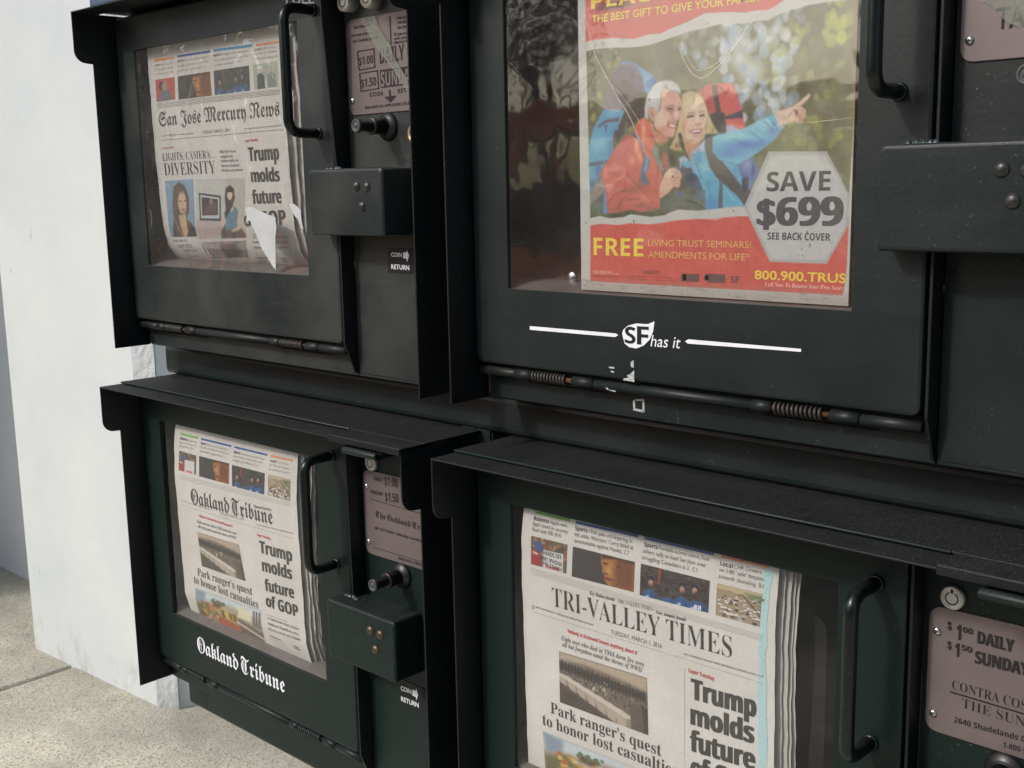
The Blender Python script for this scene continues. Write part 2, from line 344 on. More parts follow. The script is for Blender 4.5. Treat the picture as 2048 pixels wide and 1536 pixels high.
ADL=[["p",[479,407,495,387,528,381,597,384,617,414,634,459,647,513,583,525,578,482,521,469,508,446],[216,98,92],5,1,[[504,436,29,36,[168,70,72],0.8],[589,396,28,13,[236,126,116],0.8],[626,459,12,28,[226,92,118],0.8],[553,423,24,19,[200,84,80],0.6]]],["s",[[495,390,492,438],[549,387,577,412,589,401]],[150,60,62],5,0.8,4],["p",[576,476,638,461,639,483,578,484],[70,64,66],5,1,[[602,470,16,10,[96,92,96],0.8]]],["p",[526,387,544,384,562,462,574,465,581,525,550,520,521,482,519,469,543,461],[78,73,71],5,1,[[554,487,16,19,[62,58,58],0.7]]],["p",[580,503,600,501,623,513,631,520,583,526],[172,178,206],5,1,[]],["p",[105,430,194,438,180,458,167,486,157,513,151,512,143,570,120,588,91,618,86,638,62,671,46,685,30,687,31,603,38,547,48,519,58,492],[100,166,200],5,1,[[136,545,16,38,[72,120,176],0.9],[83,534,30,31,[126,192,214],0.8],[80,618,15,25,[92,98,160],0.9],[54,665,24,20,[70,78,120],0.8],[145,444,31,10,[120,190,214],0.7],[105,566,19,8,[84,140,186],0.6]]],["p",[106,478,121,476,113,505],[96,96,150],5,1,[]],["p",[83,477,117,462,169,457,169,471,117,471,81,488],[94,92,114],5,1,[[145,463,17,4,[120,118,136],0.8]]],["p",[32,594,120,587,118,595,101,600,32,606],[78,90,116],5,1,[[105,592,5,6,[140,150,170],0.8]]],["p",[99,429,112,394,132,354,149,325,170,304,180,295,197,293,218,299,238,307,251,320,261,336,270,356,271,374,268,386,251,387,224,377,218,393,204,414,194,438],[106,97,110],5,1,[[238,322,25,22,[128,118,150],0.9],[194,384,44,22,[82,75,76],0.9],[201,301,23,8,[134,126,156],0.8],[197,354,9,17,[82,74,76],0.8],[224,336,7,17,[80,72,86],0.8],[131,395,21,28,[122,110,120],0.8],[245,362,13,15,[116,104,128],0.7],[170,337,17,10,[114,104,116],0.6]]],["s",[[180,373,194,351,184,340],[211,307,235,322,238,342],[204,399,224,393,238,396],[194,414,218,400]],[74,66,72],5,0.7,6],["s",[[211,305,224,313,233,329],[184,345,204,339]],[150,142,164],4,0.6,6],["p",[172,304,180,294,194,291,224,298,251,310,271,322,301,339,325,358,301,376,285,396,271,388,271,361,261,336,238,308,204,296],[94,150,198],5,1,[[311,362,20,17,[68,106,172],0.9],[278,340,17,14,[128,184,216],0.8],[278,379,10,15,[76,120,186],0.8]]],["s",[[271,357,286,348,303,341],[268,361,278,379,287,387]],[176,206,226],3,0.8,4],["p",[224,376,251,385,268,386,285,396,275,418,274,463,251,468,238,476,224,486,204,493,200,454,204,414,218,393],[74,71,60],5,1,[[248,427,27,40,[56,55,48],0.9],[231,386,20,7,[98,92,84],0.8],[214,435,7,20,[90,92,104],0.7]]],["s",[[207,404,224,395,251,402],[204,414,228,406,245,417]],[100,96,88],4,0.7,6],["p",[194,438,214,435,208,455,193,490,183,515,167,514,167,486,183,459],[86,79,73],5,1,[]],["p",[152,496,195,498,189,508,173,521,146,559,142,523],[86,80,74],5,1,[[162,518,15,17,[70,66,62],0.8]]],["p",[30,704,95,640,109,666,109,685,29,739],[152,140,130],9,1,[]],["p",[29,736,108,685,106,748,29,751],[98,106,94],9,1,[[69,727,24,12,[120,122,112],0.7]]],["p",[104,685,111,685,118,754,99,754],[92,152,198],5,1,[]],["p",[90,624,120,588,150,556,173,532,199,516,213,512,242,525,257,541,271,555,285,550,303,550,307,577,328,604,342,631,344,647,339,666,330,677,334,706,334,736,307,745,257,748,213,741,161,751,119,753,110,688,105,663,93,640],[208,102,88],5,1,[[180,573,48,52,[212,104,108],0.9],[241,546,9,32,[250,172,142],0.95],[222,591,13,16,[246,160,130],0.85],[253,581,9,16,[248,170,140],0.9],[112,619,10,22,[240,140,116],0.8],[120,665,15,5,[246,160,136],0.8],[257,660,21,19,[150,92,76],0.8],[161,740,33,8,[160,92,70],0.8],[257,730,25,7,[150,92,74],0.85],[198,683,48,5,[150,92,70],0.8],[307,740,25,8,[140,92,78],0.85],[231,676,22,6,[140,90,72],0.8],[172,727,8,17,[156,92,72],0.8],[271,706,54,12,[222,124,100],0.7],[154,633,22,6,[186,84,72],0.8],[198,650,26,11,[220,120,104],0.7],[307,615,14,32,[216,104,84],0.8],[138,694,23,14,[220,116,94],0.7]]],["s",[[198,628,213,642,242,667,286,701,309,722],[119,723,146,697,193,680],[153,741,176,716,193,700],[191,711,257,708],[242,734,268,720],[323,602,327,636,319,666]],[126,72,62],3,0.75,5],["p",[242,500,275,501,292,518,304,548,304,578,282,578,268,554,257,538,224,503],[216,104,88],5,1,[[264,525,9,29,[250,182,152],0.95],[293,561,8,16,[196,84,70],0.8]]],["p",[236,486,255,470,271,464,290,477,303,503,313,541,315,562,283,561,255,524,236,509],[226,110,90],5,1,[[269,504,8,35,[252,178,146],0.9],[301,529,9,21,[202,84,70],0.8],[249,496,9,9,[216,96,80],0.7]]],["p",[228,505,246,516,271,552,275,582,268,593,289,579,295,590,283,630,273,627,286,652,291,666,268,666,255,651,257,627,268,595,266,565,250,532,224,515],[100,112,138],5,1,[[271,549,5,16,[170,170,176],0.9],[271,646,18,14,[80,92,120],0.8]]],["p",[278,582,289,579,286,611,276,630,268,624,275,603],[112,152,194],5,1,[]],["p",[303,548,328,556,333,583,350,621,339,629,321,602,307,574],[134,138,130],5,1,[[328,583,7,27,[110,116,110],0.7]]],["p",[342,570,359,573,371,611,356,624,342,610],[176,94,78],8,1,[[349,610,10,11,[130,76,66],0.7]]],["p",[366,576,392,582,392,609,373,613,365,592],[72,68,60],8,1,[]],["p",[288,474,305,484,311,503,339,514,360,519,368,529,356,539,339,549,321,541,311,527,299,498],[210,144,112],5,1,[[344,541,23,9,[170,92,64],0.9],[308,489,13,16,[230,168,138],0.8],[324,518,12,11,[200,128,96],0.7]]],["p",[339,382,354,382,372,389,390,395,405,402,414,419,418,433,418,444,413,448,415,455,412,466,408,475,400,479,397,484,396,493,395,502,392,511,391,518,385,526,373,528,361,522,342,515,321,504,310,489,311,471,317,452,327,451,336,440,339,412],[229,186,163],6,1,[[375,411,36,20,[234,174,154],0.9],[339,470,23,21,[242,212,194],0.85],[375,446,18,6,[186,126,110],0.9],[379,455,8,10,[204,136,118],0.8],[396,461,7,14,[246,212,202],0.95],[400,472,9,5,[238,180,174],0.9],[409,446,5,7,[176,118,98],0.9],[339,506,31,10,[222,142,106],0.9],[376,518,15,8,[228,172,164],0.9],[366,488,5,11,[184,118,94],0.85],[382,494,19,7,[206,138,124],0.8],[357,464,12,9,[236,196,176],0.8],[384,483,9,5,[200,132,112],0.7],[360,420,12,12,[240,190,170],0.7]]],["s",[[358,439,372,434,388,437],[404,441,417,442]],[160,124,110],5,0.75,5],["s",[[363,444,372,442,383,445],[405,447,413,447],[369,444,374,444]],[92,66,64],4,0.9,4],["s",[[365,448,375,451],[380,469,385,473,397,479],[370,480,364,489,363,497],[358,443,352,440]],[190,122,110],3,0.8,4],["p",[369,488,378,489,392,493,393,498,385,498,374,494],[246,241,236],3,1,[]],["s",[[368,487,379,488,393,492],[373,496,385,500,394,499]],[180,104,98],3,0.85,4],["p",[288,442,299,434,311,438,318,448,316,462,311,478,300,475,291,463],[222,170,146],5,1,[[303,456,5,11,[176,108,84],0.9],[310,445,5,7,[238,192,168],0.8]]],["p",[273,465,273,436,279,413,286,395,308,371,329,362,357,360,381,364,402,377,412,392,414,403,402,400,381,392,369,389,360,380,342,385,337,403,336,419,334,435,325,452,317,448,311,437,299,433,288,442,288,470],[209,209,208],7,1,[[308,406,22,30,[228,229,230],0.9],[352,374,11,10,[172,168,172],0.8],[390,379,12,9,[188,188,190],0.8],[329,370,19,7,[230,232,233],0.8],[283,451,8,14,[196,198,200],0.8],[327,434,8,12,[188,186,186],0.7]]],["p",[417,405,431,400,449,397,472,402,493,417,507,442,516,465,534,497,552,521,534,526,517,521,508,526,503,534,480,551,457,569,391,567,370,559,391,530,403,493,411,466,417,439],[216,192,142],7,1,[[502,440,10,29,[238,226,192],0.9],[518,483,10,22,[228,212,164],0.8],[409,549,18,16,[146,116,76],0.9],[388,557,12,12,[196,154,98],0.8],[446,402,26,6,[216,210,200],0.9],[533,514,8,9,[170,142,102],0.8],[508,498,5,18,[170,140,96],0.8],[415,435,6,20,[190,180,170],0.8]]],["p",[403,516,415,517,421,531,433,568,421,567,409,544],[72,68,60],5,1,[]],["p",[421,517,433,531,450,546,471,549,491,538,480,556,468,567,436,566],[222,170,130],5,1,[[462,554,21,7,[186,122,86],0.9]]],["p",[424,538,470,550,457,572,450,600,438,576],[216,162,124],5,1,[[446,576,9,17,[196,136,100],0.8]]],["p",[420,446,426,429,443,418,467,420,484,432,499,451,505,471,506,489,502,511,494,529,483,542,468,549,450,546,433,531,421,513,416,485],[233,202,179],6,1,[[461,442,26,13,[246,226,204],0.9],[423,499,10,30,[206,154,114],0.9],[432,486,13,9,[232,180,160],0.9],[497,493,8,10,[242,204,196],0.8],[476,481,6,11,[248,226,212],0.9],[479,494,12,3,[200,142,120],0.85],[450,468,13,4,[190,148,132],0.9],[493,469,10,4,[186,144,130],0.9],[468,538,17,7,[230,184,160],0.8],[444,542,18,6,[192,134,102],0.85],[471,510,26,9,[226,172,154],0.7],[491,527,9,9,[210,160,136],0.7]]],["p",[419,449,422,424,437,411,461,414,481,428,467,428,451,440,436,454,427,467,420,477],[228,209,168],10,0.92,[[443,425,12,16,[240,226,192],0.8],[423,458,5,16,[200,176,130],0.7]]],["p",[467,416,484,421,502,442,509,471,508,498,503,498,504,471,496,448,481,430],[226,208,164],8,1,[]],["s",[[440,462,455,458,466,462],[482,460,493,457,499,459]],[160,120,98],4,0.7,4],["s",[[440,472,450,469,461,470],[485,471,493,468,500,470]],[76,58,58],5,0.85,4],["s",[[467,494,476,495,487,493],[447,508,444,516],[494,507,497,514],[458,527,477,528]],[184,124,108],3,0.7,6],["p",[451,512,462,509,479,508,491,507,490,514,483,521,468,521,456,518],[190,116,110],4,1,[]],["p",[454,513,468,511,487,510,486,516,474,517,460,517],[247,243,238],3,1,[]],["s",[[460,518,476,518,486,517]],[118,58,58],3,0.8,4],["s",[[460,521,477,523]],[222,150,144],4,0.6,6],["p",[405,589,428,584,448,600,460,574,502,543,505,524,548,524,570,526,617,520,672,504,716,491,718,567,677,583,618,605,639,651,643,694,677,738,647,735,617,737,532,744,508,740,493,671,464,632,418,609],[106,178,207],5,1,[[528,726,31,24,[82,136,200],0.9],[600,723,33,16,[98,172,206],0.7],[644,585,55,12,[72,120,190],0.95],[605,600,20,9,[60,88,140],0.9],[683,573,35,11,[74,118,188],0.9],[590,541,43,15,[146,210,216],0.9],[496,624,28,19,[140,204,214],0.8],[688,523,36,16,[170,216,228],0.9],[612,632,12,24,[84,148,206],0.8],[557,566,10,22,[130,198,216],0.7],[481,594,14,11,[92,160,200],0.7],[584,580,20,11,[110,170,214],0.7],[630,555,17,8,[120,190,220],0.6]]],["s",[[588,589,598,605,618,603],[610,555,644,574,683,576],[619,651,598,634],[517,660,525,704],[475,610,493,649],[623,534,657,564]],[50,84,140],3,0.55,6],["s",[[556,531,597,528,636,524],[597,551,617,565],[586,688,613,715]],[180,222,234],4,0.5,7],["p",[618,605,674,588,700,631,685,657,664,701,643,689,639,651],[104,120,178],5,1,[[678,628,7,24,[66,74,126],0.9],[658,614,13,14,[146,166,206],0.8],[652,651,13,11,[80,92,150],0.8]]],["p",[639,654,662,651,663,673,653,718,640,705],[66,64,72],5,1,[]],["p",[452,574,481,555,503,540,506,570,481,574,460,577],[190,200,215],5,1,[[478,569,17,5,[150,164,190],0.8]]],["p",[449,576,461,577,469,632,461,637],[150,172,194],7,1,[]],["p",[505,524,548,524,540,541,550,574,571,604,602,637,636,672,643,694,662,673,670,700,651,732,620,699,572,666,544,644,523,619,513,592,504,564],[84,80,78],5,1,[[523,565,17,24,[104,102,102],0.8],[585,639,20,17,[72,68,66],0.7]]],["p",[559,650,570,653,572,739,554,741,557,688],[92,98,104],5,1,[]],["p",[393,688,429,684,507,684,508,723,501,738,447,714,390,709],[112,118,104],5,1,[[408,697,14,12,[92,112,164],0.8],[490,698,14,19,[98,118,156],0.8],[458,688,21,10,[80,80,70],0.8]]],["p",[346,714,375,710,419,714,465,726,502,740,448,743,397,741,346,745],[105,113,99],5,1,[[419,734,29,8,[88,94,82],0.7]]],["s",[[422,714,462,717,499,734]],[70,72,62],5,0.7,4],["p",[389,613,411,611,422,625,432,620,457,618,461,634,479,643,494,676,494,685,436,673,429,636],[86,90,110],5,1,[[454,648,21,17,[62,64,82],0.9],[400,616,11,6,[126,136,166],0.9],[482,665,7,16,[100,104,126],0.7],[447,626,10,5,[74,78,98],0.8]]],["p",[409,590,428,584,443,595,432,603,425,598,415,603,417,617,411,617],[178,192,208],5,1,[]],["p",[332,704,330,677,342,653,353,632,370,619,391,616,411,625,419,643,412,654,414,664,408,675,387,673,367,691,342,705],[226,182,160],5,1,[[370,632,21,11,[240,202,182],0.9],[398,648,20,3,[194,142,118],0.85],[401,664,17,2,[194,142,118],0.85],[342,693,14,11,[214,162,122],0.8],[398,635,17,2,[200,150,126],0.8],[356,664,14,18,[232,190,160],0.7]]],["s",[[379,629,406,628],[379,643,411,642],[382,657,413,655],[387,673,406,675]],[180,126,104],2.5,0.7,4],["p",[532,531,581,522,646,514,699,490,751,476,761,503,775,517,749,548,694,581,627,612,558,599,533,576],[114,188,215],6,1,[[660,558,86,16,[70,118,198],0.95],[742,526,23,16,[94,132,194],0.9],[619,532,68,12,[144,210,222],0.9],[719,496,29,13,[178,222,234],0.9],[599,578,55,17,[80,130,200],0.9],[680,532,20,11,[110,176,220],0.7]]],["s",[[660,521,693,539,714,563],[712,496,742,521],[732,489,760,522],[599,539,647,555]],[54,92,160],3,0.5,7],["p",[745,477,759,474,774,507,780,518,760,510],[228,208,198],5,1,[[768,512,10,5,[190,160,150],0.7]]],["p",[754,474,776,467,805,461,830,447,857,429,863,434,856,444,833,462,848,472,850,492,838,505,809,502,771,505],[233,198,174],5,1,[[826,488,14,16,[204,150,122],0.85],[789,476,29,9,[246,220,202],0.9],[845,440,12,5,[246,212,192],0.8],[841,499,9,5,[190,134,108],0.8],[784,496,16,7,[216,170,144],0.7]]],["p",[810,468,822,472,824,485,818,487],[150,92,68],5,1,[]],["s",[[837,471,847,486,841,500],[808,471,794,485],[809,499,829,504],[818,486,831,494,830,503],[830,462,856,444]],[176,118,94],2.5,0.75,4]]
TEXTS=[["s","Local","sb",-115941,13334,-114998,13313,217,"grey"],
["s","Congressman Rush","n",-114854,13310,-112100,13274,198,"pale"],
["s","Khanna makes bid for","n",-115976,12878,-112165,12831,199,"pale"],
["s","a change. B1","n",-115993,12420,-112179,12382,200,"pale"],
["s","Sports","sb",-111338,13346,-110095,13349,247,"grey"],
["s","With pain still lingering in","n",-110009,13351,-105664,13350,210,"pale"],
["s","left ankle, Warriors Curry listed as","n",-111373,12875,-105646,12873,212,"pale"],
["s","questionable against Hawks. C1","n",-111443,12397,-106036,12402,213,"pale"],
["s","Sports","sb",-104482,13352,-103254,13340,238,"grey"],
["s","Pavelski scores twice, four","n",-103142,13355,-98259,13294,202,"pale"],
["s","others tally to lead San Jose over","n",-104546,12868,-98537,12839,204,"pale"],
["s","struggling Canadiens 6-2. C1","n",-104607,12399,-99571,12393,205,"pale"],
["s","Local","sb",-97296,13274,-96270,13264,211,"grey"],
["s","CHP: Drivers","n",-96124,13267,-93760,13247,178,"pale"],
["s","on I-80 safe despite","n",-97416,12874,-93659,12868,179,"pale"],
["s","seventh shooting. B1","n",-97617,12412,-93708,12405,180,"pale"],
["s","San Jose Mercury News","bf",-115980,6979,-93828,6964,1525,"ink"],
["s","TUESDAY, MARCH 1, 2016","n",-107454,5819,-102504,5868,320,"grey"],
["s","BAY AREA NEWS GROUP | 2.7 MILLION READERS","b",-115723,5912,-109302,5899,139,"grey"],
["s","24/7 COVERAGE ONLINE WWW.MERCURYNEWS.COM","b",-99806,5919,-93646,5986,127,"grey"],
["s","Super Tuesday","sb",-99951,4701,-97716,4760,256,"red"],
["s","Congressman","n",-115803,4555,-113337,4573,224,"red"],
["s","LIGHTS, CAMERA ...","b-",-115884,3287,-105463,3323,824,"ink"],
["s","DIVERSITY","b-",-115825,1720,-105680,1760,1317,"ink"],
["s","While the Oscars","bi",-104597,3788,-101652,3763,281,"grey"],
["s","struggle to be","bi",-104603,3301,-102281,3303,282,"grey"],
["s","inclusive, held over","bi",-104598,2876,-101336,2858,282,"grey"],
["s","San Jose festival's","bi",-104605,2379,-101263,2368,283,"grey"],
["s","directors can unreach","bi",-104574,1916,-100765,1904,283,"grey"],
["s","Trump","sb+",-99566,2810,-94363,2869,1367,"ink"],
["s","molds","sb+",-99473,760,-94590,786,1293,"ink"],
["s","future","sb+",-99561,-1372,-94600,-1301,1306,"ink"],
["s","of GOP","sb+",-101425,-3673,-94177,-3375,1422,"ink"],
["s","TIMES ONE LIST","b",-116101,-5520,-113134,-5413,218,"grey"],
["s","As South front-runner","bi",-115593,-5951,-112443,-5804,159,"grey"],
["s","dull winter","bi",-115374,-6144,-112373,-6015,161,"grey"],
["s","candidates who made","bi",-114816,-6534,-111970,-6420,167,"grey"],
["s","by the campaign","bi",-114524,-7184,-112334,-7090,169,"grey"],
["s","As South from decisive","bi",-100490,-4808,-94439,-4704,217,"grey"],
["s","traditional Republican voters","bi",-100656,-5351,-94651,-5211,218,"grey"],
["s","defining moment near at hand","bi",-100665,-5894,-94804,-5755,219,"grey"],
["s","By Matthew Artz","b",-101252,-7029,-99319,-6969,235,"grey"],
["s","Bay Area Staff","b",-101500,-7368,-99878,-7315,237,"grey"],
["s","SUPER","b",-96919,-6987,-95996,-6958,229,"grey"],
["s","TUESDAY","b",-97092,-7270,-96033,-7253,230,"grey"],
["o","Business","sb",-115469,-27684,-113875,-27661,270,"ink"],
["o","Apple wins","n",-113721,-27667,-112034,-27627,240,"pale"],
["o","legal round in security","n",-115552,-28110,-112103,-28042,247,"pale"],
["o","feud with FBI. B10","n",-115636,-28543,-112813,-28502,253,"pale"],
["o","Sports","sb",-111212,-27622,-110051,-27623,264,"ink"],
["o","With pain still lingering in","n",-109879,-27626,-105814,-27585,236,"pale"],
["o","left ankle. Warriors Curry listed as","n",-111279,-28035,-105753,-27995,239,"pale"],
["o","questionable against Hawks. C1","n",-111408,-28493,-106224,-28464,247,"pale"],
["o","Sports","sb",-104730,-27666,-103488,-27669,255,"ink"],
["o","Pavelski scores twice, four","n",-103305,-27669,-99083,-27615,227,"pale"],
["o","others tally to lead San Jose over","n",-104820,-28096,-99353,-28034,233,"pale"],
["o","struggling Canadiens 6-2. C1","n",-104914,-28534,-100076,-28480,239,"pale"],
["o","Local","sb",-98088,-27619,-97107,-27599,245,"ink"],
["o","CHP: Drivers","n",-96979,-27605,-94847,-27558,219,"pale"],
["o","on I-80 safe despite","n",-98162,-28006,-94687,-27952,221,"pale"],
["o","seventh shooting. B1","n",-98246,-28479,-94739,-28385,230,"pale"],
["o","Oakland Tribune","bf",-113588,-34813,-97812,-34263,1791,"ink"],
["o","Alameda Times-Star","bf",-101056,-32987,-97916,-32808,301,"ink"],
["o","TUESDAY, MARCH 1, 2016","n",-107826,-34987,-103106,-34825,315,"pale"],
["o","BAY AREA NEWS GROUP | 2.7 MILLION READERS IN PRINT & ONLINE","b",-115726,-34908,-109639,-34903,119,"grey"],
["o","24/7 COVERAGE ONLINE WWW.OAKLANDTRIBUNE.COM | $1.00","b",-100850,-34864,-94317,-34570,124,"grey"],
["o","'Nobody in Richmond knows anything about it'","sb",-112234,-36095,-105475,-36049,265,"red"],
["o","Eight men who died in 1944 dorm fire were","bi",-112759,-36882,-104823,-36762,325,"grey"],
["o","all but forgotten amid the throes of WWII","bi",-112643,-37448,-104942,-37297,326,"grey"],
["o","Park ranger's quest","b",-113604,-43323,-102662,-43156,913,"ink"],
["o","to honor lost casualties","b",-114503,-44457,-101705,-44420,921,"ink"],
["o","Super Tuesday","sb",-100892,-36070,-98459,-36021,277,"red"],
["o","Trump","sb+",-100630,-37880,-94809,-37632,1359,"ink"],
["o","molds","sb+",-100434,-39873,-95034,-39617,1368,"ink"],
["o","future","sb+",-100174,-42004,-94919,-41636,1298,"ink"],
["o","of GOP","sb+",-100204,-43758,-94430,-43564,1307,"ink"],
["o","As South front-runner decisive","bi",-100224,-45191,-94532,-45013,319,"grey"],
["o","traditional Republican voters,","bi",-100144,-45809,-94540,-45616,320,"grey"],
["o","defining moment near at hand","bi",-100209,-46437,-94514,-46173,345,"grey"],
["o","By Matthew Artz","b",-100312,-47290,-98249,-47257,222,"ink"],
["o","Staff writers for the weekend","n",-100383,-47629,-97602,-47570,173,"pale"],
["o","the state of the race for the","n",-100002,-47941,-97195,-47867,148,"pale"],
["o","the state of the race for the","n",-100146,-48239,-97332,-48160,149,"pale"],
["o","the state of the race for the","n",-100291,-48537,-97470,-48454,149,"pale"],
["o","the state of the race for the","n",-100433,-48836,-97608,-48748,148,"pale"],
["o","the state of the race for the","n",-100455,-49076,-97661,-49001,120,"pale"],
["o","the state of the race for the","n",-100477,-49316,-97682,-49238,120,"pale"],
["o","the state of the race for the","n",-100499,-49557,-97702,-49475,120,"pale"],
["o","and a new column on voting","n",-96827,-48050,-94242,-47931,146,"pale"],
["o","and a new column on voting","n",-96963,-48342,-94372,-48219,146,"pale"],
["o","and a new column on voting","n",-97100,-48636,-94503,-48508,147,"pale"],
["o","and a new column on voting","n",-97197,-48910,-94634,-48798,127,"pale"],
["o","and a new column on voting","n",-97217,-49146,-94665,-49037,118,"pale"],
["o","RUNNING","sb",-96138,-47281,-95050,-47246,193,"grey"],
["o","TUESDAY","sb",-96144,-47553,-94940,-47523,193,"grey"],
["t","Business","sb",-61398,-26916,-59755,-26890,332,"ink"],
["t","Apple wins","n",-59623,-26895,-57844,-26857,308,"grey"],
["t","legal round in security","n",-61457,-27345,-57725,-27349,313,"grey"],
["t","feud with FBI. B10","n",-61471,-27817,-58380,-27787,313,"grey"],
["t","Sports","sb",-57005,-26882,-55733,-26881,340,"ink"],
["t","With pain still lingering in","n",-55610,-26877,-51387,-26828,318,"grey"],
["t","left ankle. Warriors’ Curry listed as","n",-57000,-27374,-51220,-27295,322,"grey"],
["t","questionable against Hawks. C1","n",-56997,-27847,-51628,-27785,322,"grey"],
["t","Sports","sb",-50263,-26836,-49005,-26822,323,"ink"],
["t","Pavelski scores twice, four","n",-48917,-26805,-44428,-26761,302,"grey"],
["t","others tally to lead San Jose over","n",-50322,-27326,-44705,-27258,306,"grey"],
["t","struggling Canadiens 6-2. C1","n",-50370,-27814,-45412,-27771,306,"grey"],
["t","Local","sb",-43533,-26866,-42512,-26871,331,"ink"],
["t","CHP: Drivers","n",-42404,-26859,-40216,-26765,297,"grey"],
["t","on I-80 'safe' despite","n",-43560,-27295,-39979,-27218,300,"grey"],
["t","seventh shooting. B1","n",-43594,-27769,-39960,-27707,300,"grey"],
["t","HANDS OFF","sb",-60171,-29534,-58237,-29561,369,"inkp"],
["t","MY iPHONE","sb",-60199,-30002,-58199,-30140,349,"inkp"],
["t","FBI-COMEY","sb",-60201,-30393,-58174,-30581,309,"inkp"],
["t","88","sb",-45542,-30545,-44909,-30500,350,"whitep"],
["t","Tri-Valley Herald","bf",-55310,-31768,-52817,-31717,303,"ink"],
["t","THE VALLEY TIMES","b-",-52580,-31758,-49210,-31629,335,"grey"],
["t","San Joaquin Herald","bf",-48930,-31713,-46248,-31662,287,"ink"],
["t","TRI-VALLEY TIMES","b-",-59302,-33696,-42313,-33429,1602,"ink"],
["t","TUESDAY, MARCH 1, 2016","n",-53275,-34505,-48424,-34362,365,"grey"],
["t","BAY AREA NEWS GROUP | 2.7 MILLION READERS IN PRINT & ONLINE","b",-61580,-34301,-55031,-34308,151,"grey"],
["t","2.3M","b",-61589,-34496,-61275,-34481,129,"grey"],
["t","24/7 COVERAGE ONLINE WWW.THETRIVALLEYTIMES.COM | $1.50","b",-46439,-34314,-39743,-34160,144,"grey"],
["t","'Nobody in Richmond knows anything about it'","sb",-57770,-35584,-50728,-35543,316,"red"],
["t","Eight men who died in 1944 dorm fire were","bi",-58448,-36394,-50105,-36319,402,"grey"],
["t","all but forgotten amid the throes of WWII","bi",-58347,-36912,-50274,-36845,403,"grey"],
["t","Park ranger’s quest","b",-59826,-43170,-48581,-43172,984,"ink"],
["t","to honor lost casualties","b",-60774,-44521,-47078,-44370,1000,"ink"],
["t","Super Tuesday","sb",-46062,-35570,-43790,-35579,328,"red"],
["t","Trump","sb+",-45839,-37594,-40290,-37318,1618,"ink"],
["t","molds","sb+",-45891,-39637,-40436,-39386,1633,"ink"],
["t","future","sb+",-45944,-41781,-40338,-41391,1649,"ink"],
["t","of GOP","sb+",-45912,-43878,-40282,-43428,1668,"ink"],
["a","PEACE","sb",-54687,12299,-48177,12214,1004,"yel"],
["a","THE BEST GIFT TO GIVE YOUR FAMILY","n+",-54633,11325,-40685,11240,511,"yel"],
["a","SAVE","sb",-40117,-704,-35593,-709,1216,"adink"],
["a","$699","sb+",-40832,-2904,-34650,-2857,1779,"adink"],
["a","SEE BACK COVER","sb",-39985,-3812,-35498,-3814,459,"adink"],
["a","FREE","sb",-54618,-5220,-50034,-5208,1275,"yel"],
["a","LIVING TRUST SEMINARS!","n",-49625,-4437,-41197,-4408,448,"yelp"],
["a","AMENDMENTS FOR LIFE*","n",-49602,-5257,-41292,-5234,449,"yelp"],
["a","800.900.TRUS","n+",-40889,-6426,-34347,-6411,584,"yel"],
["a","Call Now To Reserve Your Free Seats","bi",-40086,-6866,-34557,-6863,262,"adpale"],
["a","CRABRAMS","b-",-54689,-6604,-52843,-6596,254,"adpale"],
["a",".com","n",-52809,-6595,-52278,-6592,143,"adpale"],
["a","attorneys in estate planning & living trusts","n",-54691,-6803,-51941,-6783,82,"adgrey"],
["a","THE LAW OFFICES","n",-50066,-6314,-48671,-6262,113,"adgrey"],
["a","OF ABRAMS & CO","n",-50066,-6445,-48617,-6407,113,"adgrey"],
["a","serving families and their heirs","n",-51606,-6681,-49579,-6644,88,"adgrey"],
["a","offices in ten counties","n",-51439,-6851,-49740,-6842,80,"adgrey"],
["a","call for a seminar near you","n",-49042,-6665,-46994,-6667,87,"adgrey"],
["a","no cost and no obligation","n",-48935,-6877,-47251,-6874,78,"adgrey"],
["a","SF","nx",-42767,-6750,-42032,-6732,446,"adgrey"],
["d","Oakland Tribune","bf",-113251,-52151,-96346,-52175,1884,"white"],
["d","PULL","n+",-90164,16676,-85941,16232,953,"white"],
["d","has it","ni",-48942,-11510,-46353,-11453,820,"white"],
["D","S","sb",-51228,-11437,-50271,-11446,1199,"paint"],
["D","F","sb",-50126,-11456,-49082,-11435,1315,"paint"],
["c","COIN","n+",-78353,-6046,-76949,-6039,367,"white"],
["c","RETURN","n+",-78413,-7127,-76025,-7149,411,"white"],
["c","COIN","n+",-79253,-47153,-77736,-47095,442,"white"],
["c","RETURN","n+",-79264,-48246,-76778,-48157,465,"white"],
["p","NO PENNIES","sb",-82138,13725,-80003,13728,251,"inkp"],
["p","- - - - - - - - - - - -","sb",-82593,13495,-78825,13440,208,"inkp"],
["p","OPEN DOOR AFTER COINS DROP","sb",-82571,13096,-78869,13080,238,"inkp"],
["p","- - - - - - - - - - - -","sb",-82560,12893,-78810,12899,208,"inkp"],
["p","NO CHANGE GIVEN","sb",-82372,12591,-78968,12586,253,"inkp"],
["p","San Jose Mercury","sb",-76404,13952,-73399,13924,227,"inkp"],
["p","750 Ridder Park Dr","sb",-76414,13560,-73203,13519,228,"inkp"],
["p","San Jose, CA 95190","sb",-76412,13180,-73221,13136,242,"inkp"],
["p","If you experience a","sb",-76870,12665,-73461,12634,229,"inkp"],
["p","rack please contact","sb",-76843,12324,-73476,12319,201,"inkp"],
["p","Mercury News at 800","sb",-76862,11987,-73491,12004,244,"inkp"],
["p","$1.00","sb",-81635,10639,-79729,10676,685,"inkp"],
["p","DAILY","sb",-78833,10521,-75652,10583,1299,"inkp"],
["p","$1.50","sb",-81467,8726,-79430,8771,719,"inkp"],
